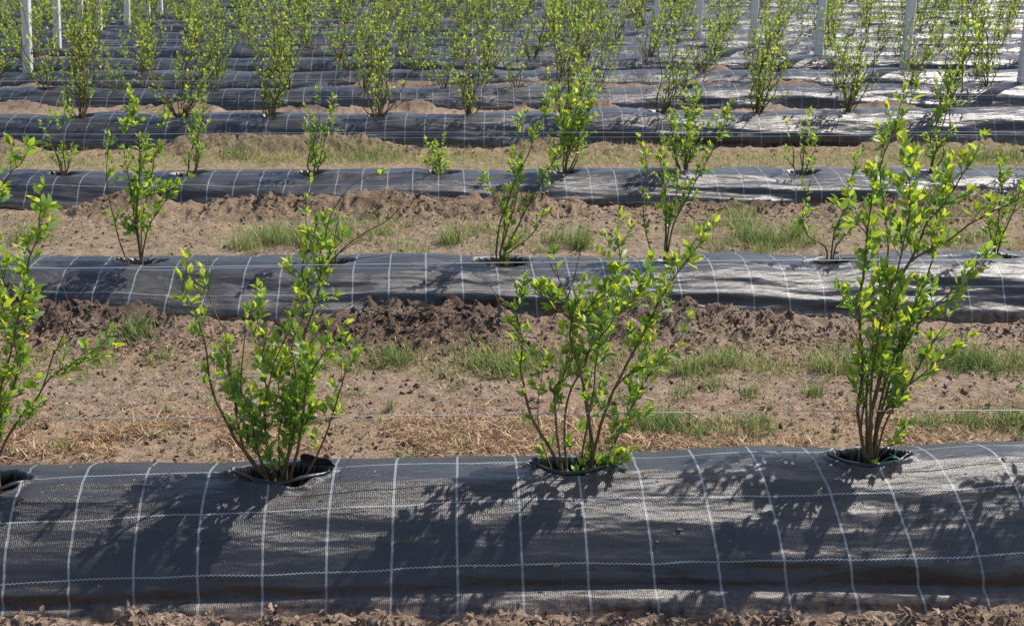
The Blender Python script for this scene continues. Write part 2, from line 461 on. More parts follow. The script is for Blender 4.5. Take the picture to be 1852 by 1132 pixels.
PLANT_PX = {0: [-12, 508, 1052, 1578, 2112],
            1: [-60, 256, 606, 908, 1204, 1503, 1804, 2110],
            2: [-105, 118, 345, 566, 800, 1018, 1238, 1450, 1680, 1905],
            3: [-30, 146, 325, 487, 682, 848, 1018, 1195, 1368, 1533, 1700, 1935]}
PX = {i: [row_x(i, p) for p in v] for i, v in PLANT_PX.items()}
rr = random.Random(5)
for i in range(4, NR):
    hw = 0.5 * 1852 / FPX * math.hypot(ROWS[i][0], 1.7) + 0.4
    step = 1.0
    off = rr.uniform(-0.5, 0.5)
    PX[i] = [k * step + off + rr.uniform(-0.08, 0.08) + 0.023 * ROWS[i][0] for k in range(-int(hw) - 1, int(hw) + 2)
             if abs(k * step + off) < hw and (rr.random() > (0.03 if i < 9 else 0.10))]

HOLES = {}
for i in range(NR):
    L = []
    for j, x in enumerate(PX[i]):
        rh = random.Random(i * 100 + j)
        L.append([x, 0.0, rh.uniform(0.13, 0.18), rh.uniform(0.085, 0.11), 0.08])
    HOLES[i] = L
HOLES[0][0][2:] = [0.12, 0.085, 0.13]
HOLES[0][1] = [PX[0][1] - 0.0, 0.0, 0.170, 0.085, 0.14]
HOLES[0][2] = [PX[0][2] - 0.03, 0.0, 0.150, 0.08, 0.13]
HOLES[0][3] = [PX[0][3] - 0.02, 0.0, 0.14, 0.075, 0.13]

# ------------------------------------------------------------------ fabric covered ridges
def build_row(i):
    Y0, hc = ROWS[i]
    hwv = 0.5 * 1852 / FPX * math.hypot(Y0, 1.7)
    X0, X1 = -hwv - 1.6, hwv + 1.9
    dx = [0.0095, 0.017, 0.026, 0.04][i] if i < 4 else 0.06
    nt_ = [150, 90, 60, 46][i] if i < 4 else 30
    if i >= 4: X0 -= 1.5; X1 += 1.5
    nx = int((X1 - X0) / dx)
    x = np.linspace(X0, X1, nx)
    ph = np.linspace(0, math.pi, nt_)
    cp, sp = np.cos(ph), np.sin(ph)
    a = -np.sign(cp) * np.abs(cp) ** 0.92
    zz = sp ** 1.05
    if i == 0: a = np.linspace(-1, 1, nt_); zz = np.clip(1 - np.abs(a) ** 2.1, 0, 1) ** np.where(a < 0, 1.10, 1.0)
    Xm, A = np.meshgrid(x, a, indexing='ij'); _, ZZ = np.meshgrid(x, zz, indexing='ij')
    hw = half_width(i, Xm)
    Yl = Y0 + A * np.where(A < 0, WF, WB) * hw
    Zl = crest(i, Xm) * ZZ
    v = np.concatenate([[0], np.cumsum(np.hypot(np.diff(a * WF), np.diff(zz * hc)))])
    V = np.broadcast_to(v, Xm.shape)
    # soft folds lying along the ridge, stronger near the foot
    foot = np.exp(-(V / 0.20) ** 2)
    body = np.clip(np.sin(np.clip(V / v[-1], 0, 1) * math.pi), 0, 1)
    f1 = fbm(Xm * 0.7 + 13 * i, V * 7.0 + 0.35 * Xm, 3, 40 + i) - 0.5
    f2 = fbm(Xm * 2.3 + 7 * i, V * 3.0, 3, 60 + i) - 0.5
    f3 = fbm(Xm * 1.6 + 3 * i, V * 22 + 0.8 * np.sin(Xm * 1.3), 2, 80 + i) - 0.5
    big = fbm(Xm * 1.3 + 5 * i, V * 1.2, 2, 90 + i) - 0.5
    disp = f1 * (0.045 + 0.07 * foot) + f2 * 0.032 + f3 * (0.006 + 0.014 * foot) + big * (0.03 if i else 0.012)
    if i == 0: # long crease above the foot and ridge of cloth at the lower right
        disp = disp * (0.8 - 0.15 * foot) - 0.014 * np.exp(-((V - 0.075 - 0.025 * np.sin(Xm * 0.9 + 1)) / 0.02) ** 2) * sstep(0.35, 0.75, vn(Xm * 0.9, 2.7, 19) + 0.15 * (Xm > 0))
    gy = np.gradient(Yl, axis=1); gz = np.gradient(Zl, axis=1); gl = np.hypot(gy, gz) + 1e-6
    ny, nz = -gz / gl, gy / gl
    Yl = Yl + ny * disp; Zl = Zl + nz * disp
    dirt = np.clip(np.exp(-(V / 0.07) ** 2), 0, 1)
    pit = np.zeros_like(Xm); cut = np.zeros_like(Xm)
    for j, (hx, hy, rx, ry, dep) in enumerate(HOLES[i]):
        sel = np.abs(x - hx) < rx * 2.4
        if not sel.any(): continue
        xx = Xm[sel] - hx; yy = Yl[sel] - (Y0 + hy)
        an = np.arctan2(yy / ry, xx / rx)
        wob = 1 + 0.22 * (vn(np.cos(an) * 2.4 + 5 * j, np.sin(an) * 2.4 + i, 71) - 0.5) + 0.06 * (vn(np.cos(an) * 9, np.sin(an) * 9 + j, 73) - 0.5)
        # pointed ends left and right like a slit pulled open
        r = (np.abs(xx / (rx * 1.05)) ** 1.7 + np.abs(yy / ry) ** 1.15) / wob
        edge = 0.30 if i == 0 else 0.6
        down = 1 - sstep(1 - edge, 1.0, r)
        lip = np.exp(-((r - 1.10) / 0.12) ** 2) * ((0.005 if i == 0 else 0.002) + (0.008 if i == 0 else 0.002) * vn(np.cos(an) * 3, np.sin(an) * 3 + j, 72))
        sag = np.exp(-(r / 1.7) ** 2) * 0.008
        rad = (vn(an * 4, j * 1.0, 74) - 0.5) * 0.010 * np.exp(-((r - 1.25) / 0.25) ** 2)
        Zl[sel] = Zl[sel] - dep * down + lip - sag + rad
        cut[sel] = np.maximum(cut[sel], (r < (0.96 if i == 0 else 0.9)).astype(float))  # hole walls that take the painted pit shade
        pit[sel] = np.maximum(pit[sel], 1 - sstep(0.55, 0.75, r))
    skew = (0.18 * sstep(-0.4, 1.8, Xm) + 0.09 * sstep(0.0, -1.6, Xm)) if i == 0 else 0.10 * (vn(Xm * 0.4, i * 2.2, 14) - 0.4)
    UVu = Xm + skew * (V - 0.30) + (i * 0.0373)
    UVv = V + [0.14, 0.12, 0.06, 0.14][i % 4] + 0.02 * (vn(Xm * 0.8, i + 0.5, 15) - 0.5) + -0.012 * Xm * (1 if i == 0 else 0)
    Zl[:, 0] = -0.03; Zl[:, -1] = -0.03
    verts = np.stack([Xm, Yl, Zl], 2).reshape(-1, 3)
    faces = grid_faces(nx, nt_)
    pf = pit.ravel()[faces].mean(1)
    me = np_mesh("weed_fabric", verts, [faces],
                 {"dirt": dirt.ravel(), "rough": np.ones(dirt.size), "moist": np.full(dirt.size, 0.8)},
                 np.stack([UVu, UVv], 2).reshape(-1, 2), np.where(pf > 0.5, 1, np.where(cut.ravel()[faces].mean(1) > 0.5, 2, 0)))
    o = link_mesh("weed_fabric", me, [M_FAB, M_SOIL, M_PIT_SHADE])
    lab = {0: "black woven weed fabric with white grid lines over the nearest ridge",
           1: "black gridded weed fabric over the second ridge, dark soil heaped at its foot",
           2: "black gridded weed fabric over the third ridge, behind the grassy alley",
           3: "wrinkled black gridded fabric over the fourth ridge, light stone lying on it"}.get(i, f"strip of black weed fabric covering the {ORD[i]} ridge from the camera")
    tag(o, lab, "weed fabric", "fabric covered planting ridges")
    return o

FABRIC = [build_row(i) for i in range(NR)]

# rolled black edges round the openings of the nearest ridge
def top_z(i, x):
    return float(crest(i, x))
def add_rims():
    rng = np.random.RandomState(3)
    spec = {0: 0.008, 1: 0.0085, 2: 0.0075, 3: 0.008}
    for j, rad in spec.items():
        hx, hy, rx, ry, dep = HOLES[0][j]
        Y0 = ROWS[0][0]
        t = Tubes(10); n = 26
        an = np.linspace(math.radians(196), math.radians(344), n)
        p = np.stack([hx + rx * 0.98 * np.cos(an), Y0 + hy - ry * 0.93 * (1 - np.abs(np.cos(an)) ** 1.5),
                      np.full(n, top_z(0, hx) - 0.012) + 0.010 * np.abs(np.cos(an)) ** 2 + 0.004 * np.sin(an * 5 + j)], 1)
        r = rad * (0.35 + 0.65 * np.sin(np.linspace(0.08, math.pi - 0.08, n)) ** 0.6) * (1 + 0.2 * np.sin(np.linspace(0, 17, n) + j))
        t.add(p, r)
        link_mesh("hole_rim", t.mesh("hole_rim"), [M_PLAS], FABRIC[0])
        if j != 1: continue
        # turned-back flap at the rear of the opening
        m = 22; k = 8
        an = np.linspace(math.radians(14), math.radians(72), m)
        vs = []
        for a in an:
            w = math.sin((a - an[0]) / (an[-1] - an[0]) * math.pi) ** 0.5
            for q in range(k):
                s = q / (k - 1)
                hgt = 0.012 * w
                vs.append((hx + (rx * 1.0 + 0.012 * s) * math.cos(a), Y0 + hy + ry * (0.93 + 0.1 * math.sin(s * 3)) * math.sin(a) - 0.012 * s * w,
                           top_z(0, hx) - 0.035 + 0.02 * math.sin(a) + (hgt + 0.03) * math.sin(s * 1.9) + 0.004 * math.sin(a * 9 + 4 * s)))
        me = np_mesh("hole_flap", vs, [grid_faces(m, k)])
        o = link_mesh("hole_flap", me, [M_PLAS], FABRIC[0])
        so = o.modifiers.new("thick", 'SOLIDIFY'); so.thickness = 0.003
add_rims()

# ------------------------------------------------------------------ bushes
LEAF_V = np.array([(0, 0, 0), (.30, .20, .055), (.30, 0, 0), (.30, -.20, .055), (.66, .17, .03), (.66, 0, -.025), (.66, -.17, .03), (1, 0, -.10)])
LEAF_F = [np.array([(0, 2, 1), (0, 3, 2), (4, 5, 7), (5, 6, 7)]), np.array([(2, 5, 4, 1), (3, 6, 5, 2)])]
LEAF2_V = np.array([(0, 0, 0), (.45, .24, .06), (1, 0, -.05), (.45, -.24, .06), (.5, 0, 0)])
LEAF2_F = [np.array([(0, 4, 1), (0, 3, 4), (4, 2, 1), (3, 2, 4)])]

def unit(v): return v / (np.linalg.norm(v) + 1e-9)

class Bush:
    """collects canes (one tube mesh each) and one foliage mesh"""
    def __init__(s, seed, leaf=0.045, simple=False):
        s.rng = np.random.RandomState(seed); s.leaf = leaf; s.simple = simple
        s.P = []; s.M = []; s.T = []; s.canes = []; s.buds = []; s.lines = []
    def leaf_at(s, p, d, size, tint):
        r = s.rng
        up = np.array([0, 0, 1.0]) + r.normal(0, 0.55, 3)
        d = unit(d); y = unit(np.cross(up, d)); z = np.cross(d, y)
        wd = size * r.uniform(0.85, 1.2)
        s.P.append(p); s.M.append(np.stack([d * size, y * wd, z * size * r.uniform(0.4, 1.8)], 1)); s.T.append(tint)
    def shoot(s, tubes, p, d, L, yellow):
        r = s.rng
        n = 5; pts = [p]; dd = unit(d)
        for k in range(n):
            dd = unit(dd + np.array([0, 0, 0.16]) + r.normal(0, 0.10, 3)); pts.append(pts[-1] + dd * L / n)
        pts = np.array(pts)
        tubes.add(pts, 0.0015 if not s.simple else 0.003, 0.0008 if not s.simple else 0.002)
        m = max(3, int(L / (0.0125 if not s.simple else 0.021)))
        ang = r.uniform(0, 6.28)
        for k in range(m):
            t = (k + 0.6) / m
            q = pts[0] + (pts[-1] - pts[0]) * t if t >= 1 else np.array([np.interp(t * n, np.arange(n + 1), pts[:, c]) for c in range(3)])
            ang += 2.4
            ax = unit(np.cross(dd, [0.3, 0.8, 0.1])); ay = np.cross(dd, ax)
            out = ax * math.cos(ang) + ay * math.sin(ang)
            dl = unit(dd * r.uniform(0.25, 0.9) + out * r.uniform(0.5, 1.0) + np.array([0, 0, 0.15]))
            sz = s.leaf * r.uniform(0.4, 1.15) * (0.75 + 0.35 * math.sin(t * 3.0))
            tn = np.clip(r.normal(0.38 if not s.simple else 0.42, 0.17) + yellow * 0.30 * t, 0.02, 0.93)
            s.leaf_at(q, dl, sz, tn)
        for k in range(4 if not s.simple else 3):
            out = r.normal(0, 1, 3)
            dl = unit(dd * 1.1 + unit(out) * r.uniform(0.3, 0.8))
            s.leaf_at(pts[-1], dl, s.leaf * r.uniform(0.5, 0.95), np.clip(r.normal(0.58, 0.13) + yellow * 0.22, 0.1, 0.96))
    def cane(s, pts, r0, r1, t0=0.3, dens=34, Lm=(0.03, 0.11), bare=0.0, yellow=0.5, step=0.02):
        r = s.rng
        c = catmull(pts, step if not s.simple else 0.06)
        c = c + np.cumsum(r.normal(0, 0.0011, c.shape), axis=0)
        t = Tubes(7 if not s.simple else 4)
        t.add(c, r0, r1)
        seg = np.linalg.norm(np.diff(c, axis=0), axis=1); cum = np.concatenate([[0], np.cumsum(seg)]); L = cum[-1]
        n = int(L * dens * (1.1 if s.simple else 1.15))
        ph = r.uniform(0, 50)
        for k in range(n):
            u = t0 + (1 - t0) * (k + r.uniform(0, 1)) / max(n, 1)
            if u > 0.995 or u < 0: continue
            if vn(ph + u * L * 10, 0.5, 3) < 0.43: continue
            if r.uniform() < bare * 1.0: continue
            q = np.array([np.interp(u * L, cum, c[:, a]) for a in range(3)])
            k0 = min(len(c) - 2, int(np.searchsorted(cum, u * L)) - 1); tg = unit(c[k0 + 1] - c[max(k0, 0)])
            out = unit(np.cross(tg, r.normal(0, 1, 3)))
            Ls = r.uniform(*Lm) * (1.15 - 0.5 * u)
            s.shoot(t, q, tg * 0.7 + out * 0.9, Ls, yellow * (0.4 + 0.8 * u))
        if r.uniform() > bare: s.shoot(t, c[-1], unit(c[-1] - c[-3]), Lm[1] * 0.6, yellow)
        s.canes.append(t); s.lines.append(c)
        return c
    def bare_twig(s, pts, r0=0.002):
        t = Tubes(5); c = catmull(pts, 0.02); c = c + np.cumsum(s.rng.normal(0, 0.001, c.shape), axis=0)
        t.add(c, r0, r0 * 0.5)
        for k in range(3, len(c), 3):   # small side spurs with buds
            d = unit(c[k] - c[k - 1] + s.rng.normal(0, 0.6, 3)); L = s.rng.uniform(0.006, 0.03)
            t.add(np.array([c[k], c[k] + d * L * 0.6, c[k] + d * L]), 0.0011, 0.0007)
            s.buds.append((c[k] + d * L, d))
        s.buds.append((c[-1], unit(c[-1] - c[-2])))
        s.canes.append(t)
    def foliage_mesh(s):
        tv, tf = (LEAF2_V, LEAF2_F) if s.simple else (LEAF_V, LEAF_F)
        V, F, A = scatter("f", tv, tf, np.array(s.M), np.array(s.P), {"tint": np.array(s.T)})
        return np_mesh("foliage", V, F, A)
    def merged_canes(s):
        T = Tubes(4); n = 0
        for t in s.canes:
            T.v += t.v; T.f += [f + n for f in t.f]; n += t.n
        T.n = n
        return T.mesh("stems")

def shift(me, d):
    co = np.empty(len(me.vertices) * 3, np.float32); me.vertices.foreach_get("co", co)
    me.vertices.foreach_set("co", (co.reshape(-1, 3) - np.asarray(d, np.float32)).ravel()); me.update()

def place_bush(b, base, label, group, split=True):
    root = empty("blueberry_bush", base)
    tag(root, label, "bush", group)
    if split:
        for t in b.canes:
            me = t.mesh("stem"); shift(me, base); link_mesh("stem", me, [M_BARK], root)
    else:
        me = b.merged_canes(); shift(me, base); link_mesh("stems", me, [M_BARK], root)
    me = b.foliage_mesh(); shift(me, base); link_mesh("foliage", me, [M_LEAF], root)
    for p, d in b.buds:
        tv = np.array([(0, 0, 0), (.5, .35, 0), (.5, -.17, .3), (.5, -.17, -.3), (1, 0, 0)]); tf = [np.array([(0, 1, 2), (0, 2, 3), (0, 3, 1), (4, 2, 1), (4, 3, 2), (4, 1, 3)])]
        y = unit(np.cross([0.1, 0.2, 1], d)); z = np.cross(d, y)
        V, F, A = scatter("b", tv, tf, np.stack([d, y, z], 1)[None] * 0.010, np.array([p - base]))
        link_mesh("bud", np_mesh("bud", V, F), [M_BUD], root)
    return root

def traced(i, seed, base_px, canes, leaf=0.045, simple=False, hole_dep=0.09, spread=0.27, **kw):
    """canes: dicts with px polyline on the ridge plane; each gets its own lean in depth"""
    b = Bush(seed, leaf, simple)
    Y0 = ROWS[i][0]
    bx = row_x(i, base_px)
    base = np.array([bx, Y0, top_z(i, bx) - hole_dep])
    for n, c in enumerate(canes):
        c = dict(c); P = c.pop("p"); tw = c.pop("twig", False); dy = c.pop("dy", None); y00 = c.pop("y0", 0.0)
        if dy is None: dy = b.rng.uniform(-spread, spread)
        W = []
        L = np.concatenate([[0], np.cumsum(np.hypot(*np.diff(np.array(P, float), axis=0).T))]); L = L / 500.0
        sc = 3.6 / Y0
        branch = on_plane(*P[0], Y0)[2] > base[2] + 0.24 and len(b.lines) > 0
        off = y00
        if branch:   # start on the cane that passes nearest to this point
            d = unit(ray(*P[0])); allp = np.concatenate(b.lines)
            rel = allp - C0; dist = np.linalg.norm(rel - (rel @ d)[:, None] * d, axis=1)
            k = int(np.argmin(dist + 0.0 * dist)); off = allp[k][1] - Y0; start = allp[k]
        for (px, py), l in zip(P, L):
            W.append(on_plane(px, py, Y0 + off + dy * (l / sc) ** 1.1 * 0.8))
        if branch: W[0] = start
        elif not tw:
            p0 = W[0].copy(); bot = np.array([bx + (p0[0] - bx) * 0.6, Y0 + (p0[1] - Y0) * 0.6, base[2] + 0.005])
            if W[0][2] > bot[2] + 0.02: W = [bot] + W
        if tw: b.bare_twig(W, c.get("r0", 0.002))
        else:
            a = dict(r0=0.0055, r1=0.0016); a.update(kw); a.update(c); a['t0'] = a.get('t0', 0.3) * 0.82
            b.cane(W, **a)
    return b, base

NEAR = "blueberry bushes along the nearest ridge"
def row0():
    # far left, cut by the frame
    b, base = traced(0, 11, -12, [
        dict(p=[(-2, 840), (12, 800), (40, 752), (68, 724), (94, 685), (135, 660), (180, 634)], t0=0.35, dens=26, dy=0.1),
        dict(p=[(-8, 840), (-6, 770), (0, 700), (16, 640), (28, 580), (40, 520), (52, 460), (66, 421), (73, 375)], t0=0.2, dens=34, dy=-0.1),
        dict(p=[(75, 700), (93, 651), (107, 620), (119, 592), (127, 560), (115, 524), (108, 485)], dens=12, r0=0.0025, r1=0.001, bare=0.35, dy=0, y0=0.08),
        dict(p=[(-14, 845), (-50, 640), (-40, 480), (-10, 380), (22, 318), (40, 300)], t0=0.3, dens=26, dy=-0.3),
        dict(p=[(-10, 845), (0, 790), (20, 720), (35, 670), (30, 610), (45, 560)], t0=0.2, dens=36, dy=0.25),
        dict(p=[(-12, 845), (-20, 760), (-10, 700), (-25, 620), (5, 540), (0, 470)], t0=0.2, dens=34, dy=0.2),
        dict(p=[(-16, 845), (-50, 760), (-100, 650), (-140, 560), (-160, 470)], dens=30, dy=0.0),
        dict(p=[(-16, 845), (-70, 780), (-130, 700), (-190, 600)], dens=30, dy=-0.2)], leaf=0.049)
    place_bush(b, base, "leafy blueberry bush cut off by the left edge, on the nearest ridge", NEAR)
    b, base = traced(0, 12, 508, [
        dict(p=[(489, 877), (459, 840), (427, 796), (407, 756), (383, 708), (371, 661), (364, 613), (348, 569), (328, 534), (326, 505), (332, 488)], t0=0.32, dens=22, r0=0.007, Lm=(.02, .08)),
        dict(p=[(475, 859), (447, 816), (435, 764), (431, 724), (419, 661), (415, 605), (395, 561), (385, 525)], t0=0.4, dens=30, dy=0.2),
        dict(p=[(480, 858), (463, 796), (451, 732), (437, 708), (435, 661), (441, 609)], t0=0.25, dens=34, dy=-0.3),
        dict(p=[(495, 868), (479, 772), (479, 692), (471, 645), (467, 589), (469, 560)], t0=0.3, dens=32, dy=0.3, r0=0.0035),
        dict(p=[(497, 870), (484, 808), (477, 740), (495, 660), (520, 600)], t0=0.25, dens=30, dy=-0.1, r0=0.0035),
        dict(p=[(507, 875), (530, 788), (538, 724), (546, 661), (550, 605), (566, 560), (578, 510), (576, 470), (582, 440)], t0=0.28, dens=44, r0=0.0075, Lm=(.04, .12), dy=0.05),
        dict(p=[(522, 873), (538, 800), (546, 740), (552, 692), (578, 645), (606, 612)], t0=0.4, dens=46, dy=-0.2, r0=0.006),
        dict(p=[(544, 875), (578, 812), (598, 760), (614, 716), (628, 671), (638, 655)], t0=0.4, dens=26, dy=0.1, r0=0.0045, Lm=(.02, .06)),
        dict(p=[(514, 870), (526, 768), (534, 692), (524, 629), (544, 573), (538, 540)], t0=0.25, dens=36, dy=0.3),
        dict(p=[(508, 870), (500, 800), (505, 740), (498, 700), (505, 670)], t0=0.2, dens=34, dy=0.1, r0=0.003),
        dict(p=[(505, 865), (492, 845), (488, 820)], t0=0.1, dens=30, dy=-0.1, r0=0.0025, Lm=(.015, .03)),
        dict(p=[(381, 525), (383, 490), (377, 462)], twig=True, y0=0.1, dy=0),
        dict(p=[(560, 545), (548, 500), (556, 460), (570, 428)], t0=0.0, dens=44, r0=0.003, r1=0.001, dy=0, Lm=(.03, .07)),
        dict(p=[(575, 480), (595, 460), (612, 440)], t0=0.0, dens=44, r0=0.0025, r1=0.001, dy=0, Lm=(.03, .06)),
        dict(p=[(582, 440), (596, 400), (612, 366), (640, 332), (682, 312)], t0=0.0, dens=14, r0=0.0022, r1=0.001, bare=0.3, dy=0, Lm=(.015, .04), y0=0.03),
        dict(p=[(578, 500), (620, 452), (668, 420), (700, 405), (722, 384)], twig=True, y0=0.04, dy=0, r0=0.003),
        dict(p=[(552, 600), (594, 573), (630, 553), (660, 540)], twig=True, y0=0.05, dy=0),
        dict(p=[(470, 640), (500, 575), (535, 540)], twig=True, y0=0.1, dy=0)], leaf=0.046, dens=30)
    place_bush(b, base, "wide open blueberry bush growing left of centre from a large black hole", NEAR)
    b, base = traced(0, 13, 1052, [
        dict(p=[(1017, 855), (990, 806), (959, 753), (946, 700), (940, 665), (942, 612), (931, 560), (940, 530)], t0=0.45, dens=20, r0=0.0065, Lm=(.02, .07), dy=-0.1),
        dict(p=[(1017, 855), (1006, 797), (999, 749), (997, 700), (1012, 683), (1026, 638), (1032, 608)], t0=0.45, dens=30, r0=0.005, dy=0.25),
        dict(p=[(1061, 868), (1070, 811), (1063, 744), (1052, 683), (1039, 638), (1032, 608), (1035, 568), (1022, 530), (1010, 505)], t0=0.45, dens=52, r0=0.0085, r1=0.002, Lm=(.04, .14), dy=0.0),
        dict(p=[(1025, 850), (1021, 800), (1023, 744), (1034, 705), (1057, 665), (1074, 612), (1101, 568), (1118, 528), (1127, 484), (1123, 440)], t0=0.3, dens=40, r0=0.0045, dy=0.25, Lm=(.04, .12)),
        dict(p=[(1066, 862), (1079, 797), (1101, 731), (1121, 687), (1149, 634), (1167, 599), (1189, 555), (1220, 506), (1255, 457), (1277, 428)], t0=0.42, dens=28, r0=0.006, dy=-0.1, Lm=(.02, .08), yellow=0.7),
        dict(p=[(1080, 858), (1101, 824), (1127, 771), (1154, 718), (1185, 665), (1211, 635), (1232, 612)], t0=0.3, dens=34, r0=0.0045, dy=0.1, Lm=(.04, .13)),
        dict(p=[(1048, 860), (1060, 790), (1072, 730), (1079, 665), (1085, 620), (1105, 590), (1135, 555), (1160, 520)], t0=0.4, dens=46, dy=-0.3, r0=0.0042, Lm=(.04, .13)),
        dict(p=[(975, 770), (982, 683), (986, 640), (968, 610)], t0=0.1, dens=22, r0=0.0022, r1=0.001, dy=0.0, y0=0.05, Lm=(.02, .05)),
        dict(p=[(1100, 700), (1130, 680), (1165, 660), (1195, 645)], t0=0.1, dens=44, r0=0.003, r1=0.001, dy=0, y0=0.03),
        dict(p=[(1035, 590), (1060, 560), (1090, 535), (1110, 530)], t0=0.0, dens=50, r0=0.003, r1=0.001, dy=0, y0=-0.02, yellow=0.8, Lm=(.03, .07)),
        dict(p=[(1035, 580), (1005, 550), (985, 535), (962, 530)], t0=0.1, dens=40, r0=0.003, r1=0.001, dy=0, y0=-0.05, yellow=0.8, Lm=(.03, .07)),
        dict(p=[(1080, 862), (1098, 846), (1118, 832), (1130, 826)], t0=0.1, dens=50, r0=0.0025, r1=0.001, dy=-0.3, Lm=(.02, .04)),
        dict(p=[(1042, 862), (1040, 835), (1030, 812)], t0=0.0, dens=50, r0=0.0025, r1=0.001, dy=-0.2, Lm=(.02, .04)),
        dict(p=[(1052, 862), (1056, 820), (1050, 790)], t0=0.0, dens=30, r0=0.0025, r1=0.001, dy=0.2, Lm=(.02, .04)),
        dict(p=[(1012, 510), (1000, 485), (992, 462)], twig=True, y0=0.0, dy=0),
        dict(p=[(1035, 545), (1045, 490), (1057, 440)], twig=True, y0=0.1, dy=0),
        dict(p=[(945, 540), (930, 505), (908, 486)], twig=True, y0=-0.04, dy=0),
        dict(p=[(980, 545), (955, 500), (945, 460)], twig=True, y0=0.1, dy=0),
        dict(p=[(942, 610), (915, 570), (888, 520)], twig=True, y0=-0.03, dy=0)], leaf=0.048)
    place_bush(b, base, "rounded blueberry bush near the centre with bare reddish twigs at top", NEAR)
    b, base = traced(0, 14, 1578, [
        dict(p=[(1571, 838), (1559, 800), (1551, 740), (1559, 690), (1560, 648), (1556, 592), (1554, 544), (1560, 504), (1568, 449), (1572, 409), (1580, 340), (1600, 274), (1620, 225), (1628, 195)], t0=0.25, dens=28, r0=0.0065, dy=-0.1, Lm=(.02, .09)),
        dict(p=[(1573, 838), (1577, 760), (1592, 699), (1610, 608), (1629, 528), (1641, 489), (1660, 470), (1717, 441), (1769, 405), (1820, 381), (1856, 362)], t0=0.35, dens=26, r0=0.0085, r1=0.002, dy=-0.12, Lm=(.02, .09), yellow=0.7),
        dict(p=[(1641, 489), (1657, 449), (1677, 401), (1709, 369), (1733, 329), (1749, 302), (1760, 285)], t0=0.1, dens=40, r0=0.004, dy=0.0, y0=-0.08, yellow=0.8),
        dict(p=[(1579, 838), (1582, 785), (1599, 742), (1631, 706), (1671, 675), (1700, 650), (1733, 630)], t0=0.45, dens=16, r0=0.006, dy=0.2, Lm=(.02, .06)),
        dict(p=[(1583, 838), (1600, 770), (1640, 700), (1677, 632), (1712, 585)], t0=0.4, dens=20, r0=0.004, dy=-0.2, Lm=(.02, .07)),
        dict(p=[(1585, 838), (1590, 770), (1610, 700), (1645, 625), (1680, 580), (1717, 544), (1749, 508), (1778, 478)], t0=0.3, dens=26, r0=0.0055, dy=0.1),
        dict(p=[(1568, 838), (1568, 760), (1572, 680), (1590, 580), (1603, 490), (1600, 400), (1590, 320), (1600, 250), (1640, 195)], t0=0.3, dens=32, r0=0.0055, dy=0.3),
        dict(p=[(1578, 838), (1590, 740), (1625, 620), (1665, 520), (1690, 450), (1688, 390), (1702, 330)], t0=0.35, dens=34, r0=0.0055, dy=0.25),
        dict(p=[(1575, 838), (1572, 740), (1582, 640), (1600, 560), (1625, 480), (1640, 420), (1650, 350), (1640, 300)], t0=0.35, dens=36, dy=-0.28, r0=0.005),
        dict(p=[(1565, 838), (1556, 770), (1570, 690), (1590, 600), (1575, 520), (1585, 450), (1545, 380)], t0=0.3, dens=30, dy=0.4, r0=0.0045),
        dict(p=[(1582, 836), (1598, 812), (1618, 790), (1632, 775)], t0=0.1, dens=32, r0=0.003, r1=0.001, dy=-0.1, Lm=(.02, .04), yellow=0.9),
        dict(p=[(1555, 560), (1535, 545), (1518, 530)], t0=0.0, dens=40, r0=0.002, r1=0.001, dy=0, y0=-0.05, Lm=(.02, .04)),
        dict(p=[(1570, 420), (1545, 400), (1525, 385)], t0=0.0, dens=40, r0=0.002, r1=0.001, dy=0, y0=-0.03, Lm=(.02, .04)),
        dict(p=[(1556, 620), (1545, 600), (1525, 570)], twig=True, y0=0.0, dy=0)], leaf=0.048)
    place_bush(b, base, "tallest near blueberry bush, at right with leafy canes reaching upper frame", NEAR)
    b, base = traced(0, 15, 2112, [
        dict(p=[(2105, 830), (2080, 700), (2050, 600), (2010, 520), (1960, 440), (1900, 380)], t0=0.3, dens=30, dy=0.1),
        dict(p=[(2110, 830), (2095, 720), (2080, 560), (2100, 420), (2120, 330)], t0=0.3, dens=34, dy=-0.1),
        dict(p=[(2115, 830), (2140, 700), (2180, 560), (2230, 430)], t0=0.3, dens=34, dy=0.2),
        dict(p=[(2112, 830), (2060, 720), (2000, 640), (1945, 580)], t0=0.3, dens=34, dy=-0.2),
        dict(p=[(2112, 830), (2130, 700), (2110, 600), (2150, 480)], t0=0.3, dens=34, dy=0.3)], leaf=0.046)
    place_bush(b, base, "blueberry bush just beyond the right edge, shading the nearest fabric at right", NEAR)
row0()

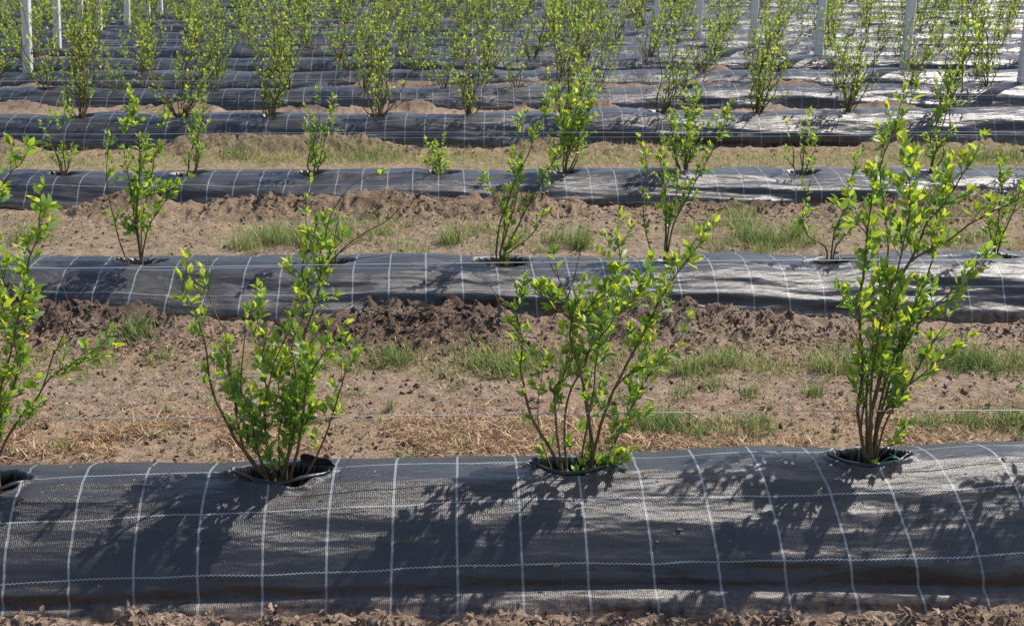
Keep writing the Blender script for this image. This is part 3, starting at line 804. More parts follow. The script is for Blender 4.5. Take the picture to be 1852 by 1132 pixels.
SEC = "blueberry bushes along the second ridge"
def row1():
    i = 1
    kw = dict(r0=0.006, dens=24, Lm=(.03, .09), step=0.04)
    def T(seed, px, canes, label):
        b, base = traced(i, seed, px, canes, leaf=0.050, spread=0.3, hole_dep=0.07, **kw)
        place_bush(b, base, label, SEC)
    T(21, 256, [dict(p=[(256, 470), (252, 437), (248, 401), (250, 349), (254, 310), (254, 274), (246, 215), (240, 180)], t0=0.25, dens=34, r0=0.009),
                dict(p=[(228, 468), (215, 433), (207, 401), (197, 361), (191, 321), (195, 266)], t0=0.3, dens=20, r0=0.005),
                dict(p=[(258, 465), (262, 440), (270, 409), (286, 381), (312, 345)], t0=0.3, dens=26),
                dict(p=[(256, 465), (256, 400), (270, 330), (280, 270), (292, 220)], t0=0.45, dens=34, dy=0.25),
                dict(p=[(254, 465), (245, 400), (235, 330), (225, 270), (232, 215)], t0=0.3, dens=28, dy=-0.2),
                dict(p=[(250, 360), (280, 350), (310, 335), (330, 330)], t0=0.0, dens=36, r0=0.003, dy=0, y0=-0.03)],
      "slender upright blueberry bush at left, first whole bush on second ridge")
    T(22, 606, [dict(p=[(600, 462), (585, 440), (565, 425)], t0=0.1, dens=26, Lm=(.02, .05)),
                dict(p=[(608, 462), (605, 430), (612, 400), (608, 375)], t0=0.2, dens=10, bare=0.3, r0=0.004),
                dict(p=[(606, 462), (640, 440), (655, 425)], twig=True, dy=0, r0=0.003),
                dict(p=[(604, 462), (560, 420), (552, 380), (556, 340)], t0=0.2, dens=8, bare=0.3, r0=0.003)],
      "stunted sparse blueberry bush on the second ridge, half hidden behind the near one")
    T(23, 908, [dict(p=[(897, 458), (906, 397), (918, 369), (934, 321), (958, 274), (975, 225), (1000, 175)], t0=0.3, dens=28),
                dict(p=[(914, 455), (938, 409), (958, 369), (982, 321), (1012, 274), (1025, 210), (1040, 170)], t0=0.35, dens=30),
                dict(p=[(920, 458), (945, 440), (970, 415), (984, 381), (992, 350)], t0=0.45, dens=16, r0=0.005),
                dict(p=[(905, 456), (922, 400), (935, 350), (930, 290), (942, 220)], t0=0.3, dens=26, dy=0.2),
                dict(p=[(903, 456), (912, 400), (890, 350), (880, 330)], t0=0.5, dens=20, dy=-0.2, r0=0.004),
                dict(p=[(912, 458), (925, 448), (935, 440)], t0=0.0, dens=40, r0=0.003, Lm=(.02, .04))],
      "right-leaning multi-stemmed blueberry bush in the middle of the second ridge")
    T(24, 1204, [dict(p=[(1202, 457), (1204, 409), (1204, 369), (1200, 330), (1192, 285), (1195, 260)], t0=0.35, dens=30, r0=0.008),
                 dict(p=[(1178, 455), (1166, 410), (1164, 361), (1172, 300), (1160, 265)], t0=0.35, dens=16, r0=0.004),
                 dict(p=[(1208, 455), (1216, 410), (1235, 370), (1262, 320), (1295, 262), (1318, 205)], t0=0.35, dens=24, yellow=0.6),
                 dict(p=[(1206, 455), (1212, 400), (1225, 340), (1222, 290), (1240, 250)], t0=0.4, dens=30, dy=0.2)],
      "upright blueberry bush right of centre on the second ridge, thick dark main stem")
    T(25, 1503, [dict(p=[(1494, 446), (1462, 424), (1452, 381), (1462, 345), (1470, 310)], t0=0.5, dens=14, r0=0.006, bare=0.2),
                 dict(p=[(1512, 447), (1530, 425), (1548, 405), (1562, 380)], t0=0.3, dens=26),
                 dict(p=[(1505, 446), (1512, 410), (1530, 370), (1535, 330), (1550, 290)], t0=0.3, dens=24),
                 dict(p=[(1452, 381), (1440, 345), (1428, 315)], twig=True, dy=0)],
      "sparse forked blueberry bush on the second ridge, left of the tallest near bush")
    T(26, 1804, [dict(p=[(1796, 452), (1804, 409), (1806, 370), (1812, 330), (1806, 300)], t0=0.2, dens=26),
                 dict(p=[(1806, 452), (1822, 410), (1840, 370), (1850, 330)], t0=0.2, dens=28),
                 dict(p=[(1800, 452), (1790, 420), (1785, 380)], t0=0.3, dens=20)],
      "blueberry bush at the right end of the second ridge, behind long near cane")
    T(27, -60, [dict(p=[(-60, 468), (-62, 420), (-50, 340), (-55, 260)], dens=28), dict(p=[(-58, 468), (-40, 420), (-20, 360), (-5, 330)], dens=24),
                dict(p=[(-62, 468), (-90, 400), (-110, 320)], dens=28)], "blueberry bush beyond the left edge on the second ridge")
    T(28, 2110, [dict(p=[(2110, 446), (2108, 400), (2120, 320), (2115, 240)], dens=28), dict(p=[(2112, 446), (2140, 390), (2160, 320)], dens=28),
                 dict(p=[(2108, 446), (2080, 390), (2070, 310)], dens=28)], "blueberry bush beyond the right edge on the second ridge")
row1()

def generic(seed, H, n, width, leaf=0.05, lean=0.12, dens=16, t0=0.22, simple=True):
    b = Bush(seed, leaf, simple); r = b.rng
    for k in range(n):
        a = r.uniform(0, 6.28); w = width * math.sqrt(r.uniform(0.05, 1)); h = H * r.uniform(0.42, 1.0)
        if k == 0: h = H; w *= 0.3
        ex = np.array([w * math.cos(a) + lean * h, w * math.sin(a) * 0.8, 0])
        p = [np.array([0.02 * math.cos(a), 0.02 * math.sin(a), 0.0])]
        for t in (0.25, 0.5, 0.75, 1.0):
            p.append(p[0] * (1 - t) + ex * (t ** 0.85) + np.array([0, 0, h * t]) + r.normal(0, 0.034 * H, 3) * [1, 1, 0.3])
        b.cane(p, r0=0.007, r1=0.003 if simple else 0.0018, t0=t0 * r.uniform(0.6, 1.3), dens=dens, Lm=(0.05, 0.19), yellow=r.uniform(0.3, 0.9))
    return b

# third and fourth ridges: each bush grown to its own height and width
def row23():
    spec2 = [(1.0, 5, .22, "off the left edge"), (.55, 4, .16, "sparse low bush at the left of the third ridge, thin arching twigs"), (.62, 3, .10, "narrow bush with one tall cane, second visible on the third ridge"),
             (.60, 4, .12, "narrow twiggy bush on the third ridge, third from the left"), (.24, 6, .12, "smallest bush, a low leafy tuft on the third ridge"),
             (.85, 7, .17, "dense upright bush mid third ridge, right of the low tuft"), (.68, 7, .18, "bushy yellow-green plant on the third ridge, right of centre"),
             (.42, 4, .16, "thin low bush beside an open black hole on the third ridge"), (1.12, 4, .10, "tall thin bush at the right of the third ridge"), (1.0, 6, .2, "off the right edge")]
    for j, (x, (H, n, w, lab)) in enumerate(zip(PX[2], spec2)):
        b = generic(300 + j, H, n, w, leaf=0.05, lean=0.10 if j not in (8,) else 0.16, dens=20 if j not in (1, 7, 8) else 13, t0=0.15, simple=(j in (0, 9)))
        base = np.array([x, ROWS[2][0], top_z(2, x) - 0.06])
        root = place_bush_local(b, base, ("blueberry bush " + lab + " of the third ridge") if "off the" in lab else "blueberry " + lab, "blueberry bushes along the third ridge")
    spec3 = [(1.2, 9, .34), (1.2, 11, .3), (1.05, 14, .5), (1.25, 11, .32), (.85, 11, .36), (.8, 11, .36), (1.25, 12, .3), (1.0, 8, .3), (1.0, 12, .3), (1.05, 11, .32), (1.2, 9, .26), (.95, 9, .36)]
    names3 = ["dense blueberry bush cut by the left edge on the fourth ridge", "tall bushy blueberry plant on fourth ridge, first fully visible from the left",
              "widest blueberry bush, broad leafy mass at left of the fourth ridge", "tall narrow blueberry bush on fourth ridge, black hole beside its base",
              "medium blueberry bush on fourth ridge, fourth fully visible from the left", "fan-shaped blueberry bush on fourth ridge beside a soil heap",
              "tall dense blueberry bush at the centre right of the fourth ridge", "loose blueberry bush on the fourth ridge, sixth from the right",
              "compact blueberry bush on the fourth ridge, leaning right", "bushy blueberry plant right of the leaning one on fourth ridge",
              "tall thin yellowish blueberry bush at right end of fourth ridge", "blueberry bush beyond the right edge on the fourth ridge"]
    for j, (x, (H, n, w), lab) in enumerate(zip(PX[3], spec3, names3)):
        b = generic(400 + j, H, n, w, leaf=0.05, lean=0.08 if j < 6 else 0.16, dens=10, t0=0.12)
        base = np.array([x, ROWS[3][0], top_z(3, x) - 0.06])
        place_bush_local(b, base, lab, "blueberry bushes along the fourth ridge")

def place_bush_local(b, base, label, group):
    root = empty("blueberry_bush", base)
    tag(root, label, "bush", group)
    link_mesh("stems", b.merged_canes(), [M_BARK], root)
    link_mesh("foliage", b.foliage_mesh(), [M_LEAF], root)
    return root
row23()

NUM = ["first", "second", "third", "fourth", "fifth", "sixth", "seventh", "eighth", "ninth", "tenth", "eleventh", "twelfth", "thirteenth", "fourteenth",
       "fifteenth", "sixteenth", "seventeenth", "eighteenth", "nineteenth", "twentieth", "twenty-first", "twenty-second", "twenty-third", "twenty-fourth",
       "twenty-fifth", "twenty-sixth", "twenty-seventh", "twenty-eighth", "twenty-ninth", "thirtieth", "thirty-first", "thirty-second", "thirty-third",
       "thirty-fourth", "thirty-fifth", "thirty-sixth", "thirty-seventh", "thirty-eighth", "thirty-ninth", "fortieth"]
def far_rows():
    protos = []
    looks = [("tall dense", 1.2, 10, .42), ("broad leafy", 1.0, 12, .58), ("tall narrow", 1.25, 7, .26), ("medium loose", .85, 8, .46), ("upright bushy", 1.0, 9, .38), ("short thin", .6, 6, .34)]
    looks += [('leaning open', 1.1, 7, .42), ('sparse twiggy', .95, 5, .34)]
    for k, (nm, H, n, w) in enumerate(looks):
        b = generic(500 + k, H, n, w, leaf=0.060, lean=0.16, dens=8.5, t0=0.06)
        protos.append((nm, b.merged_canes(), b.foliage_mesh()))
    for nm, a, f in protos:
        a.materials.append(M_BARK); f.materials.append(M_LEAF)
        for me in (a, f): me.polygons.foreach_set("use_smooth", np.ones(len(me.polygons), bool))
    r = random.Random(77)
    first = {}
    for i in range(4, NR):
        k = 0
        for x in PX[i]:
            q = r.choices(range(8), [3, 3, 2, 3, 3, 2, 3, 2])[0]
            nm, a, f = protos[q]
            base = (x, ROWS[i][0] + r.uniform(-.03, .03), top_z(i, x) - 0.05)
            root = empty("blueberry_bush", base)
            root.rotation_euler = (r.uniform(-.06, .06), r.uniform(-.08, .12), r.uniform(-0.9, 0.9) + (math.pi if r.random() < 0.25 else 0))
            s = r.uniform(0.66, 1.12); root.scale = (s * r.uniform(0.9, 1.25), s, s * r.uniform(0.85, 1.1))
            tag(root, f"{nm} blueberry bush, {NUM[k]} from the left on the {ORD[i]} ridge", "bush", f"blueberry bushes along the {ORD[i]} ridge")
            k += 1
            if q not in first:
                o1 = bpy.data.objects.new("stems", a); o2 = bpy.data.objects.new("foliage", f); first[q] = (o1, o2)
            else:
                o1, o2 = first[q][0].copy(), first[q][1].copy()
            for o in (o1, o2): COL.objects.link(o); o.parent = root
far_rows()

# ------------------------------------------------------------------ wires
def wires():
    spec = {0: [((80, 755), (1852, 743)), ((0, 484), (1852, 469))], 1: [((0, 404), (1852, 393)), ((0, 242), (1852, 239))], 2: [((0, 254.5), (1852, 244)), ((0, 147), (1852, 140))]}
    for i in range(0, 8):
        Y = ROWS[i][0] - 0.025
        hw = 0.45 * Y + (4 if i < 3 else 6)
        for q in (0, 1):
            if i in spec:
                (xa, ya), (xb, yb) = spec[i][q]
                A = on_plane(xa, ya, Y); B = on_plane(xb, yb, Y)
                fz = lambda x: A[2] + (B[2] - A[2]) * (x - A[0]) / (B[0] - A[0])
            else:
                fz = lambda x, h=ROWS[i][1] + (0.17 if q == 0 else 0.70): h
            xs_ = np.linspace(-hw, hw, 60)
            pts = np.stack([xs_, Y + 0.004 * np.sin(xs_ * 0.8 + i), np.array([fz(x) for x in xs_]) + 0.003 * np.sin(xs_ * 1.7 + i + q)], 1)
            t = Tubes(6); t.add(pts, 0.0014 if i == 0 else (0.0010 if i < 3 else 0.0011))
            me = t.mesh("trellis_wire"); o = link_mesh("trellis_wire", me, [M_WIRE])
            nm = ("lower", "upper")[q]
            tag(o, f"thin {nm} steel wire stretched along the {ORD[i]} ridge", "wire", "trellis wires along the ridges")
wires()

# ------------------------------------------------------------------ concrete posts
def posts():
    L = [(50, 137, 45.8, 5), (103, 84, 100, 7), (143, 70, 143, 8), (179, 57, 177, 9), (230, 47, 229, 10), (267, 34, 265.5, 11), (290, 24, 289, 12),
         (1848, 160, 1866, 4), (1634.5, 129, 1649.5, 5), (1479, 109, 1488, 6), (1359.5, 85, 1366, 7), (1262, 70, 1266.3, 8), (1186, 57, 1188, 9), (1124, 45, 1126, 10),
         (1027, 24, 1028, 12), (985, 14, 985.5, 13), (1762, 34, 1765, 11)]
    lab = ["leftmost concrete post, shaded face with a bright sunlit right edge", "second concrete post from the left, taller behind the leftmost one", "third concrete post from the left, half hidden by bush leaves",
           "fourth concrete post from the left, leafy bush before its base", "fifth concrete post from the left, slim and distant", "sixth concrete post from the left, small and distant", "seventh concrete post from the left, last of the left line",
           "rightmost concrete post, cut by the right edge of the picture", "large leaning concrete post near the right, casting a diagonal shadow", "concrete post just left of the large leaning one",
           "concrete post third from the right-hand edge group, veiled by leaves", "slim concrete post right of centre, its foot clear of bushes", "distant concrete post left of the slim clear-footed one",
           "distant pale concrete post just right of the centre gap", "very distant concrete post at the top centre-right", "most distant concrete post, a pale sliver at top centre", "distant concrete post at top right between the two nearest right posts"]
    import bmesh
    for (xb, yb, xt, i), lb in zip(L, lab):
        Y = ROWS[i][0] + 0.02
        a = on_plane(xb, yb, Y); 
        x0 = a[0]; t = on_plane(xt, 0, Y); dzz = max(0.2, t[2] - a[2]); lean = (t[0] - x0) / dzz
        zb = top_z(i, x0) - 0.12
        H = 2.45; w = 0.058; d = 0.05
        bm = bmesh.new()
        prof = [(-w, -d + .012), (-w + .012, -d), (w - .012, -d), (w, -d + .012), (w, d - .012), (w - .012, d), (-w + .012, d), (-w, d - .012)]
        rings = []
        for z in (0, .5, 1.0, 1.5, 2.0, H - .02, H):
            k = 1.0 - 0.03 * z / H - (0.15 if z == H else 0)
            rings.append([bm.verts.new((px_ * k + lean * z, py_ * k, z)) for px_, py_ in prof])
        for r0_, r1_ in zip(rings, rings[1:]):
            for q in range(8): bm.faces.new((r0_[q], r0_[(q + 1) % 8], r1_[(q + 1) % 8], r1_[q]))
        bm.faces.new(rings[-1]); bm.faces.new(rings[0][::-1])
        me = bpy.data.meshes.new("concrete_post"); bm.to_mesh(me); bm.free()
        o = link_mesh("concrete_post", me, [M_CONC], smooth=False)
        o.location = (x0, Y, zb); o.rotation_euler = (0, 0, math.radians(-6 if xb < 900 else 4))
        tag(o, lb, "post", "concrete trellis posts")
posts()

# ------------------------------------------------------------------ loose stuff on the ground
RS = np.random.RandomState(9)
def rot_mats(n, size, flat=None):
    q = RS.normal(0, 1, (n, 4)); q /= np.linalg.norm(q, axis=1)[:, None]
    w, x, y, z = q.T
    M = np.stack([1 - 2 * (y * y + z * z), 2 * (x * y - z * w), 2 * (x * z + y * w), 2 * (x * y + z * w), 1 - 2 * (x * x + z * z), 2 * (y * z - x * w),
                  2 * (x * z - y * w), 2 * (y * z + x * w), 1 - 2 * (x * x + y * y)], 1).reshape(-1, 3, 3)
    return M * np.asarray(size)[:, None, None]

def clods():
    import bmesh
    bm = bmesh.new(); bmesh.ops.create_icosphere(bm, subdivisions=2, radius=1)
    bv = np.array([v.co[:] for v in bm.verts]); bf = np.array([[v.index for v in f.verts] for f in bm.faces]); bm.free()
    pts = []
    for i, n in ((0, 3600), (1, 12000), (2, 6500), (3, 2200)):
        Y0 = ROWS[i][0]; hwx = 0.46 * Y0 + 0.6
        x = RS.uniform(-hwx, hwx, n)
        y = Y0 - WF - 0.13 - np.abs(RS.normal(0, 0.20 if i else 0.16, n)) + RS.normal(0, 0.05, n)
        keep = fbm(x * 2, y * 2, 3, 55) > 0.42
        x, y = x[keep], y[keep]
        s = np.minimum(0.0024 * RS.uniform(0.05, 1, len(x)) ** -0.75, 0.022) * (1 if i else 0.8) * (1 + 0.18 * i)
        pts.append(np.stack([x, y, s], 1))
    for (sx, sy, a, wx, wy) in SPOIL_W:
        n = 420 if sy < 8 else 200
        x = RS.normal(sx, wx * 0.75, n); y = RS.normal(sy, wy * 0.8, n); s = np.minimum(0.003 * RS.uniform(0.02, 1, n) ** -0.7, 0.04)
        pts.append(np.stack([x, y, s], 1))
    for a, b_, n in ((ROWS[0][0] + .45, ROWS[1][0] - .6, 10000), (ROWS[1][0] + .45, ROWS[2][0] - .6, 6000)):
        x = RS.uniform(-0.46 * b_, 0.46 * b_, n); y = RS.uniform(a, b_, n); s = np.minimum(0.0024 * RS.uniform(0.03, 1, n) ** -0.72, 0.02)
        pts.append(np.stack([x, y, s], 1))
    P = np.concatenate(pts); n = len(P)
    # clods only where bare soil lies in front of the cloth
    z = ground_z(P[:, 0], P[:, 1])
    Vs = []; Fs = []; off = 0; A = []; MO = []
    for k in range(6):
        sel = np.arange(n) % 6 == k
        tv = bv.copy()
        for q in range(7):   # plane cuts make broken, angular lumps
            nrm = unit(RS.normal(0, 1, 3)); dd_ = tv @ nrm - RS.uniform(0.15, 0.6); tv = tv - np.clip(dd_, 0, None)[:, None] * nrm
        tv = tv * (0.9 + 0.25 * RS.uniform(0, 1, (len(bv), 1))) * [1.25, RS.uniform(.7, 1.1), RS.uniform(.4, .8)]
        m = rot_mats(sel.sum(), P[sel, 2])
        loc = np.stack([P[sel, 0], P[sel, 1], z[sel] + P[sel, 2] * 0.25], 1)
        V, F, a = scatter("c", tv, [bf], m, loc, {"moist": np.clip(ground_fields(P[sel, 0], P[sel, 1])[2] + RS.uniform(-0.2, 0.45, sel.sum()), 0, 0.9)})
        Vs.append(V); Fs.append(F[0] + off); off += len(V); MO.append(a["moist"])
    MO = np.concatenate(MO)
    me = np_mesh("soil_clods", np.concatenate(Vs), [np.concatenate(Fs)], {"moist": MO, "rough": np.ones(len(MO))})
    o = link_mesh("soil_clods", me, [M_SOIL], smooth=False)
    tag(o, "loose brown soil clods and crumbs strewn at the foot of the ridges", "soil clods", None, "stuff")
clods()

def ribbon(nseg):
    """unit blade along +x, width along y, to be bent per instance"""
    t = np.linspace(0, 1, nseg + 1)
    return t

def blades(name, P, L, W, az, elev, bend, tint, mat, nseg=3):
    n = len(P); t = np.linspace(0, 1, nseg + 1)
    hd = np.stack([np.cos(az), np.sin(az), 0 * az], 1); side = np.stack([-np.sin(az), np.cos(az), 0 * az], 1)
    ang = elev[:, None] - bend[:, None] * t[None, :]
    st = L[:, None] / nseg
    hx = np.concatenate([np.zeros((n, 1)), np.cumsum(np.cos(ang[:, :-1]) * st, 1)], 1)
    hz = np.concatenate([np.zeros((n, 1)), np.cumsum(np.sin(ang[:, :-1]) * st, 1)], 1)
    c = P[:, None] + hd[:, None] * hx[:, :, None] + np.array([0, 0, 1.0]) * hz[:, :, None]
    w = W[:, None] * (1 - 0.85 * t[None, :] ** 1.6) * 0.5
    a = c + side[:, None] * w[:, :, None]; b = c - side[:, None] * w[:, :, None]
    V = np.stack([a, b], 2).reshape(-1, 3)
    k = (nseg + 1) * 2
    base = np.arange(n)[:, None] * k + np.arange(nseg)[None, :] * 2
    base = base.ravel()
    F = np.stack([base, base + 1, base + 3, base + 2], 1)
    return V, F, np.repeat(tint, k)

def grass():
    # tufts: photo position, radius (m), number of blades, blade length
    T = []
    def t(px, py, r, n, L, g=0.44): T.append((*on_level(px, py, 0.0)[:2], r, n, L, g))
    for px, r, n, L in [(700, .12, 90, .09), (725, .1, 90, .10), (790, .1, 60, .08), (640, .08, 40, .07), (870, .14, 160, .10), (905, .12, 150, .10), (940, .12, 130, .1), (985, .12, 120, .1), (1050, .1, 90, .09),
                        (1110, .1, 80, .08), (1180, .1, 80, .09), (1240, .12, 160, .11), (1265, .1, 120, .12), (1300, .12, 140, .1), (1335, .1, 80, .09), (1390, .1, 60, .08), (1490, .1, 120, .10), (1530, .12, 140, .1), (1560, .1, 90, .1),
                        (1650, .1, 100, .09), (1700, .12, 140, .1), (1745, .12, 150, .1), (1790, .12, 160, .1), (1830, .12, 170, .11), (1870, .12, 150, .1), (60, .1, 60, .08), (180, .1, 50, .07), (290, .1, 40, .07), (600, .1, 50, .08), (530, .1, 50, .08), (440, .1, 40, .06)]:
        t(px, 666 + RS.uniform(-14, 12), r * RS.uniform(.6, 1.1), int(n * RS.uniform(.4, 1.1)), L * RS.uniform(.7, 1.2), RS.uniform(.35, .7))
    t(245, 622, .1, 70, .10); t(255, 620, .08, 60, .09)
    for px, py, r, n, L in [(1180, 768, .09, 160, .10), (1205, 765, .08, 120, .09), (1320, 775, .1, 110, .07), (1370, 770, .1, 100, .07), (1285, 780, .1, 70, .07), (1680, 770, .06, 90, .08), (1745, 765, .08, 100, .08), (1830, 765, .1, 130, .09),
                            (265, 775, .05, 50, .03), (115, 815, .04, 30, .05), (840, 808, .02, 24, .05), (730, 826, .03, 20, .03), (950, 765, .06, 40, .06), (1360, 715, .05, 40, .06), (1470, 712, .05, 50, .07), (705, 740, .03, 12, .07),
                            (1230, 715, .06, 30, .07), (300, 742, .03, 20, .04), (380, 725, .04, 25, .05), (1290, 700, .08, 30, .08), (140, 690, .06, 25, .05), (820, 700, .05, 25, .05), (640, 720, .05, 25, .05), (1600, 700, .08, 30, .05), (1120, 720, .05, 25, .06)]:
        t(px, py, r, n, L)
    for k in range(60):   # sparse sprigs over the bare alley
        t(RS.uniform(-60, 1900), RS.uniform(680, 830), .03, 7, .04, 0.5)
    # second alley
    for px in np.arange(-60, 1920, 17):
        d = vn(px / 90.0, 2.2, 8)
        for q in range(2):
            if RS.uniform() < d * 1.7 - 0.55: t(px + RS.uniform(-10, 10), 430 + RS.normal(0, 17), RS.uniform(.05, .15), int(14 + 60 * d * RS.uniform()), .07 + .08 * d * RS.uniform(), 0.6)
    for px in (30, 60, 440, 470, 500, 560, 585, 1000, 1040, 1050, 1350, 1370, 1400, 1440, 820, 620): t(px, 440 + RS.uniform(-12, 8), RS.uniform(.06, .13), int(RS.uniform(30, 90)), .16, 0.5)
    # third alley
    for px in np.arange(-80, 1930, 11):
        for q in range(2): t(px + RS.uniform(-8, 8), 291 + RS.normal(0, 7), .2, int(34 * vn(px / 60.0, q, 18)), .06, 0.8)
    for k in range(70): t(RS.uniform(-60, 1900), RS.uniform(262, 380), .1, 12, .06, 0.6)
    for px in (1720, 1745, 1800, 1830, 650, 690, 430): t(px, 288, .2, 90, .14, 0.4)
    Ps = []; Ls = []; Ti = []
    for x, y, r, n, L, g in T:
        n = int(n * 2.2)
        q = RS.normal(0, r * RS.uniform(0.4, 1.0), (n, 2)) + [x, y]
        Ps.append(q); Ls.append(L * RS.uniform(0.35, 1.3, n)); Ti.append(np.clip(RS.normal(g, 0.26, n), 0, 1))
    P = np.concatenate(Ps); L = np.concatenate(Ls); Ti = np.concatenate(Ti)
    ok = np.ones(len(P), bool)
    for Y0, hc in ROWS[:5]: ok &= ~((P[:, 1] > Y0 - 0.55) & (P[:, 1] < Y0 + 0.46))
    P, L, Ti = P[ok], L[ok], Ti[ok]; n = len(P)
    P3 = np.concatenate([P, (ground_z(P[:, 0], P[:, 1]) - 0.004)[:, None]], 1)
    V, F, A = blades("g", P3, L, RS.uniform(.0024, .0052, n) * (1 + 0.12 * (P[:, 1] > 7)), RS.uniform(0, 6.28, n), RS.uniform(0.9, 1.55, n), RS.uniform(0.1, 1.5, n), Ti, None, 3)
    o = link_mesh("grass", np_mesh("grass", V, [F], {"tint": A}), [M_GRASS])
    tag(o, "short green grass tufts and weeds growing in the soil alleys", "grass", None, "stuff")
    print("grass blades", n)
grass()

def straw():
    Ps = []; Ls = []
    def band(py, sd, n, L, xr=(-150, 2000)):
        px = RS.uniform(*xr, n); yy = py + RS.normal(0, sd, n) + 16 * (vn(px / 130.0, py, 91) - 0.5)
        c = np.array([on_level(a, b, 0.0)[:2] for a, b in zip(px, yy)])
        k = fbm(c[:, 0] * 2.2, c[:, 1] * 2.2, 3, 66) > 0.33
        Ps.append(c[k]); Ls.append(RS.uniform(0.3, 1.0, k.sum()) ** 1.5 * L)
    band(790, 22, 36000, .07); band(778, 16, 1500, .12); band(770, 12, 1200, .05, (350, 1000)); band(640, 16, 6000, .05); band(400, 16, 6000, .07); band(720, 25, 2500, .035); band(430, 12, 1500, .08); band(285, 8, 2500, .12); band(720, 30, 700, .06)
    band(1118, 12, 700, .04)
    P = np.concatenate(Ps); L = np.concatenate(Ls)
    ok = np.ones(len(P), bool)
    for Y0, hc in ROWS[:4]: ok &= ~((P[:, 1] > Y0 - 0.5) & (P[:, 1] < Y0 + 0.44))
    P, L = P[ok], L[ok]; n = len(P)
    P3 = np.concatenate([P, (ground_z(P[:, 0], P[:, 1]) + RS.uniform(0.004, 0.022, n))[:, None]], 1)
    V, F, A = blades("s", P3, L, RS.uniform(.0018, .0055, n) * (1 + 0.15 * (P[:, 1] > 7)), RS.uniform(0, 6.28, n), RS.normal(0.05, 0.3, n), RS.normal(0.2, 0.5, n), RS.uniform(0, 1, n), None, 3)
    o = link_mesh("straw_litter", np_mesh("straw_litter", V, [F], {"tint": A}), [M_STRAW])
    tag(o, "dry tan straw and mown stalks scattered over the soil alleys", "straw", None, "stuff")
straw()

def dead_leaves():
    tv = LEAF_V.copy(); tv[:, 1] *= 1.25; tv[:, 2] = [0, .16, .0, .12, .20, .02, .10, .14]
    n = 5200
    x = RS.uniform(-2.3, 2.4, n); y = ROWS[0][0] - WF - 0.13 - np.abs(RS.normal(0, .16, n))
    n2 = 2200
    x = np.concatenate([x, RS.uniform(-4, 4, n2)]); y = np.concatenate([y, np.where(RS.uniform(0, 1, n2) < .5, RS.normal(lv(785), .2, n2), ROWS[1][0] - .6 - np.abs(RS.normal(0, .3, n2)))])
    ok = ~((y > ROWS[0][0] - 0.5) & (y < ROWS[0][0] + 0.46)) & (y < ROWS[1][0] - 0.5)
    x, y = x[ok], y[ok]; n = len(x)
    az = RS.uniform(0, 6.28, n); s = RS.uniform(.010, .032, n)
    d = np.stack([np.cos(az), np.sin(az), RS.normal(0, .35, n)], 1); d /= np.linalg.norm(d, axis=1)[:, None]
    up = np.stack([RS.normal(0, .45, n), RS.normal(0, .45, n), np.ones(n)], 1)
    yy = np.cross(up, d); yy /= np.linalg.norm(yy, axis=1)[:, None]; zz = np.cross(d, yy)
    M = np.stack([d, yy, zz * RS.uniform(.5, 2, n)[:, None]], 2) * s[:, None, None]
    V, F, A = scatter("d", tv, LEAF_F, M, np.stack([x, y, ground_z(x, y) + 0.013], 1), {"tint": RS.uniform(0, 1, n)})
    o = link_mesh("dead_leaves", np_mesh("dead_leaves", V, F, A), [M_DEAD])
    tag(o, "small curled brown dead leaves littering the soil by the ridges", "dead leaves", None, "stuff")
dead_leaves()

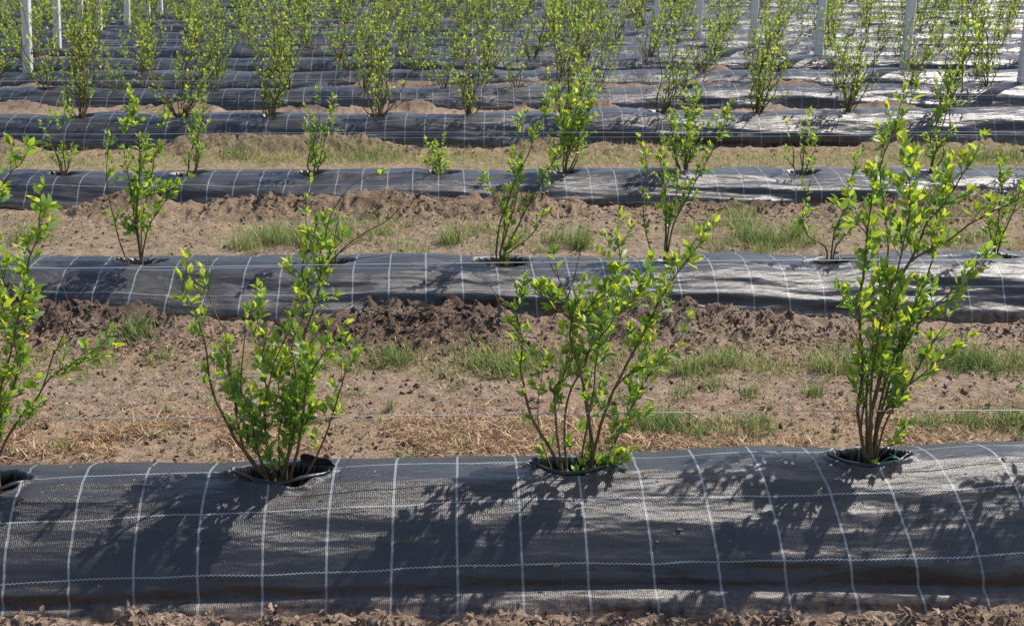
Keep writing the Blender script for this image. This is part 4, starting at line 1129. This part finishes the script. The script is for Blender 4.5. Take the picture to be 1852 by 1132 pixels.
def fabric_litter():
    # bits of dry leaf and crumbs of soil lying on the cloth of the two nearest ridges
    from mathutils.bvhtree import BVHTree
    from mathutils import Vector
    Ps = []; Nn = []
    for i, n in ((0, 330), (1, 260)):
        me = FABRIC[i].data
        co = np.empty(len(me.vertices) * 3, np.float32); me.vertices.foreach_get("co", co)
        tree = BVHTree.FromPolygons([Vector(c) for c in co.reshape(-1, 3)], [tuple(p.vertices) for p in me.polygons])
        Y0 = ROWS[i][0]
        for k in range(n):
            h = tree.ray_cast(Vector((RS.uniform(-0.5 * Y0, 0.5 * Y0), Y0 + RS.normal(-0.10, 0.16), 2)), Vector((0, 0, -1)))
            if h[0] is not None and h[1].z > 0.3: Ps.append(h[0][:]); Nn.append(h[1][:])
    P = np.array(Ps); Nn = np.array(Nn); n = len(P)
    d = np.cross(Nn, RS.normal(0, 1, (n, 3))); d /= np.linalg.norm(d, axis=1)[:, None]
    yy = np.cross(Nn, d)
    s = RS.uniform(.003, .012, n) * np.where(RS.uniform(0, 1, n) < .07, 2.2, 1)
    tv = LEAF_V.copy(); tv[:, 1] *= 1.3; tv[:, 2] = [0, .16, .0, .12, .20, .02, .10, .14]
    M = np.stack([d, yy, Nn], 2) * s[:, None, None]
    V, F, A = scatter("d", tv, LEAF_F, M, P + Nn * 0.001, {"tint": RS.uniform(0.2, 1, n)})
    o = link_mesh("leaf_crumbs", np_mesh("leaf_crumbs", V, F, A), [M_DEAD])
    tag(o, "tiny dry leaf bits and crumbs lying on the black fabric", "leaf litter", None, "stuff")
fabric_litter()

# ------------------------------------------------------------------ small countable things
def tube_thing(name, pts, r, mat, label, cat):
    t = Tubes(6); t.add(catmull(pts, 0.01), r, r * 0.8)
    base = np.array(pts[0], float); me = t.mesh(name); shift(me, base)
    o = link_mesh(name, me, [mat]); o.location = base
    tag(o, label, cat)
Y0 = ROWS[0][0]
a = on_plane(603, 874, Y0 - 0.01); b_ = on_plane(620, 848, Y0 - 0.015); c_ = on_plane(645, 814, Y0 - 0.02)
tube_thing("green_twine", [a, b_, c_], 0.0016, M_TWINE, "green plastic twine end sticking up beside the left-centre planting hole", "twine")
a = on_plane(1582, 842, Y0 - .05)
tube_thing("green_twine", [on_plane(1590, 838, Y0 - .03), on_plane(1612, 826, Y0 - .04), on_plane(1634, 832, Y0 - .03), on_plane(1608, 820, Y0 - .03)], 0.0014, M_TWINE,
           "loop of green twine lying in the hole of the tallest near bush", "twine")

def pebble(px, py, i, size, label, seed, flat=0.7):
    import bmesh
    bm = bmesh.new(); bmesh.ops.create_icosphere(bm, subdivisions=3, radius=1)
    p = on_plane(px, py, ROWS[i][0] - 0.33)
    for v in bm.verts:
        c = v.co; k = 1 + 0.3 * (float(vn(c.x * 1.5 + seed, c.y * 1.5 + c.z, 3)) - .5)
        v.co = (c.x * k * size, c.y * k * size * 0.8, c.z * k * size * flat)
    me = bpy.data.meshes.new("stone"); bm.to_mesh(me); bm.free()
    o = link_mesh("stone", me, [M_STONE]); o.location = p; tag(o, label, "stone")
pebble(844, 246, 3, 0.035, "pale stone resting on the front of the fourth ridge fabric", 2)
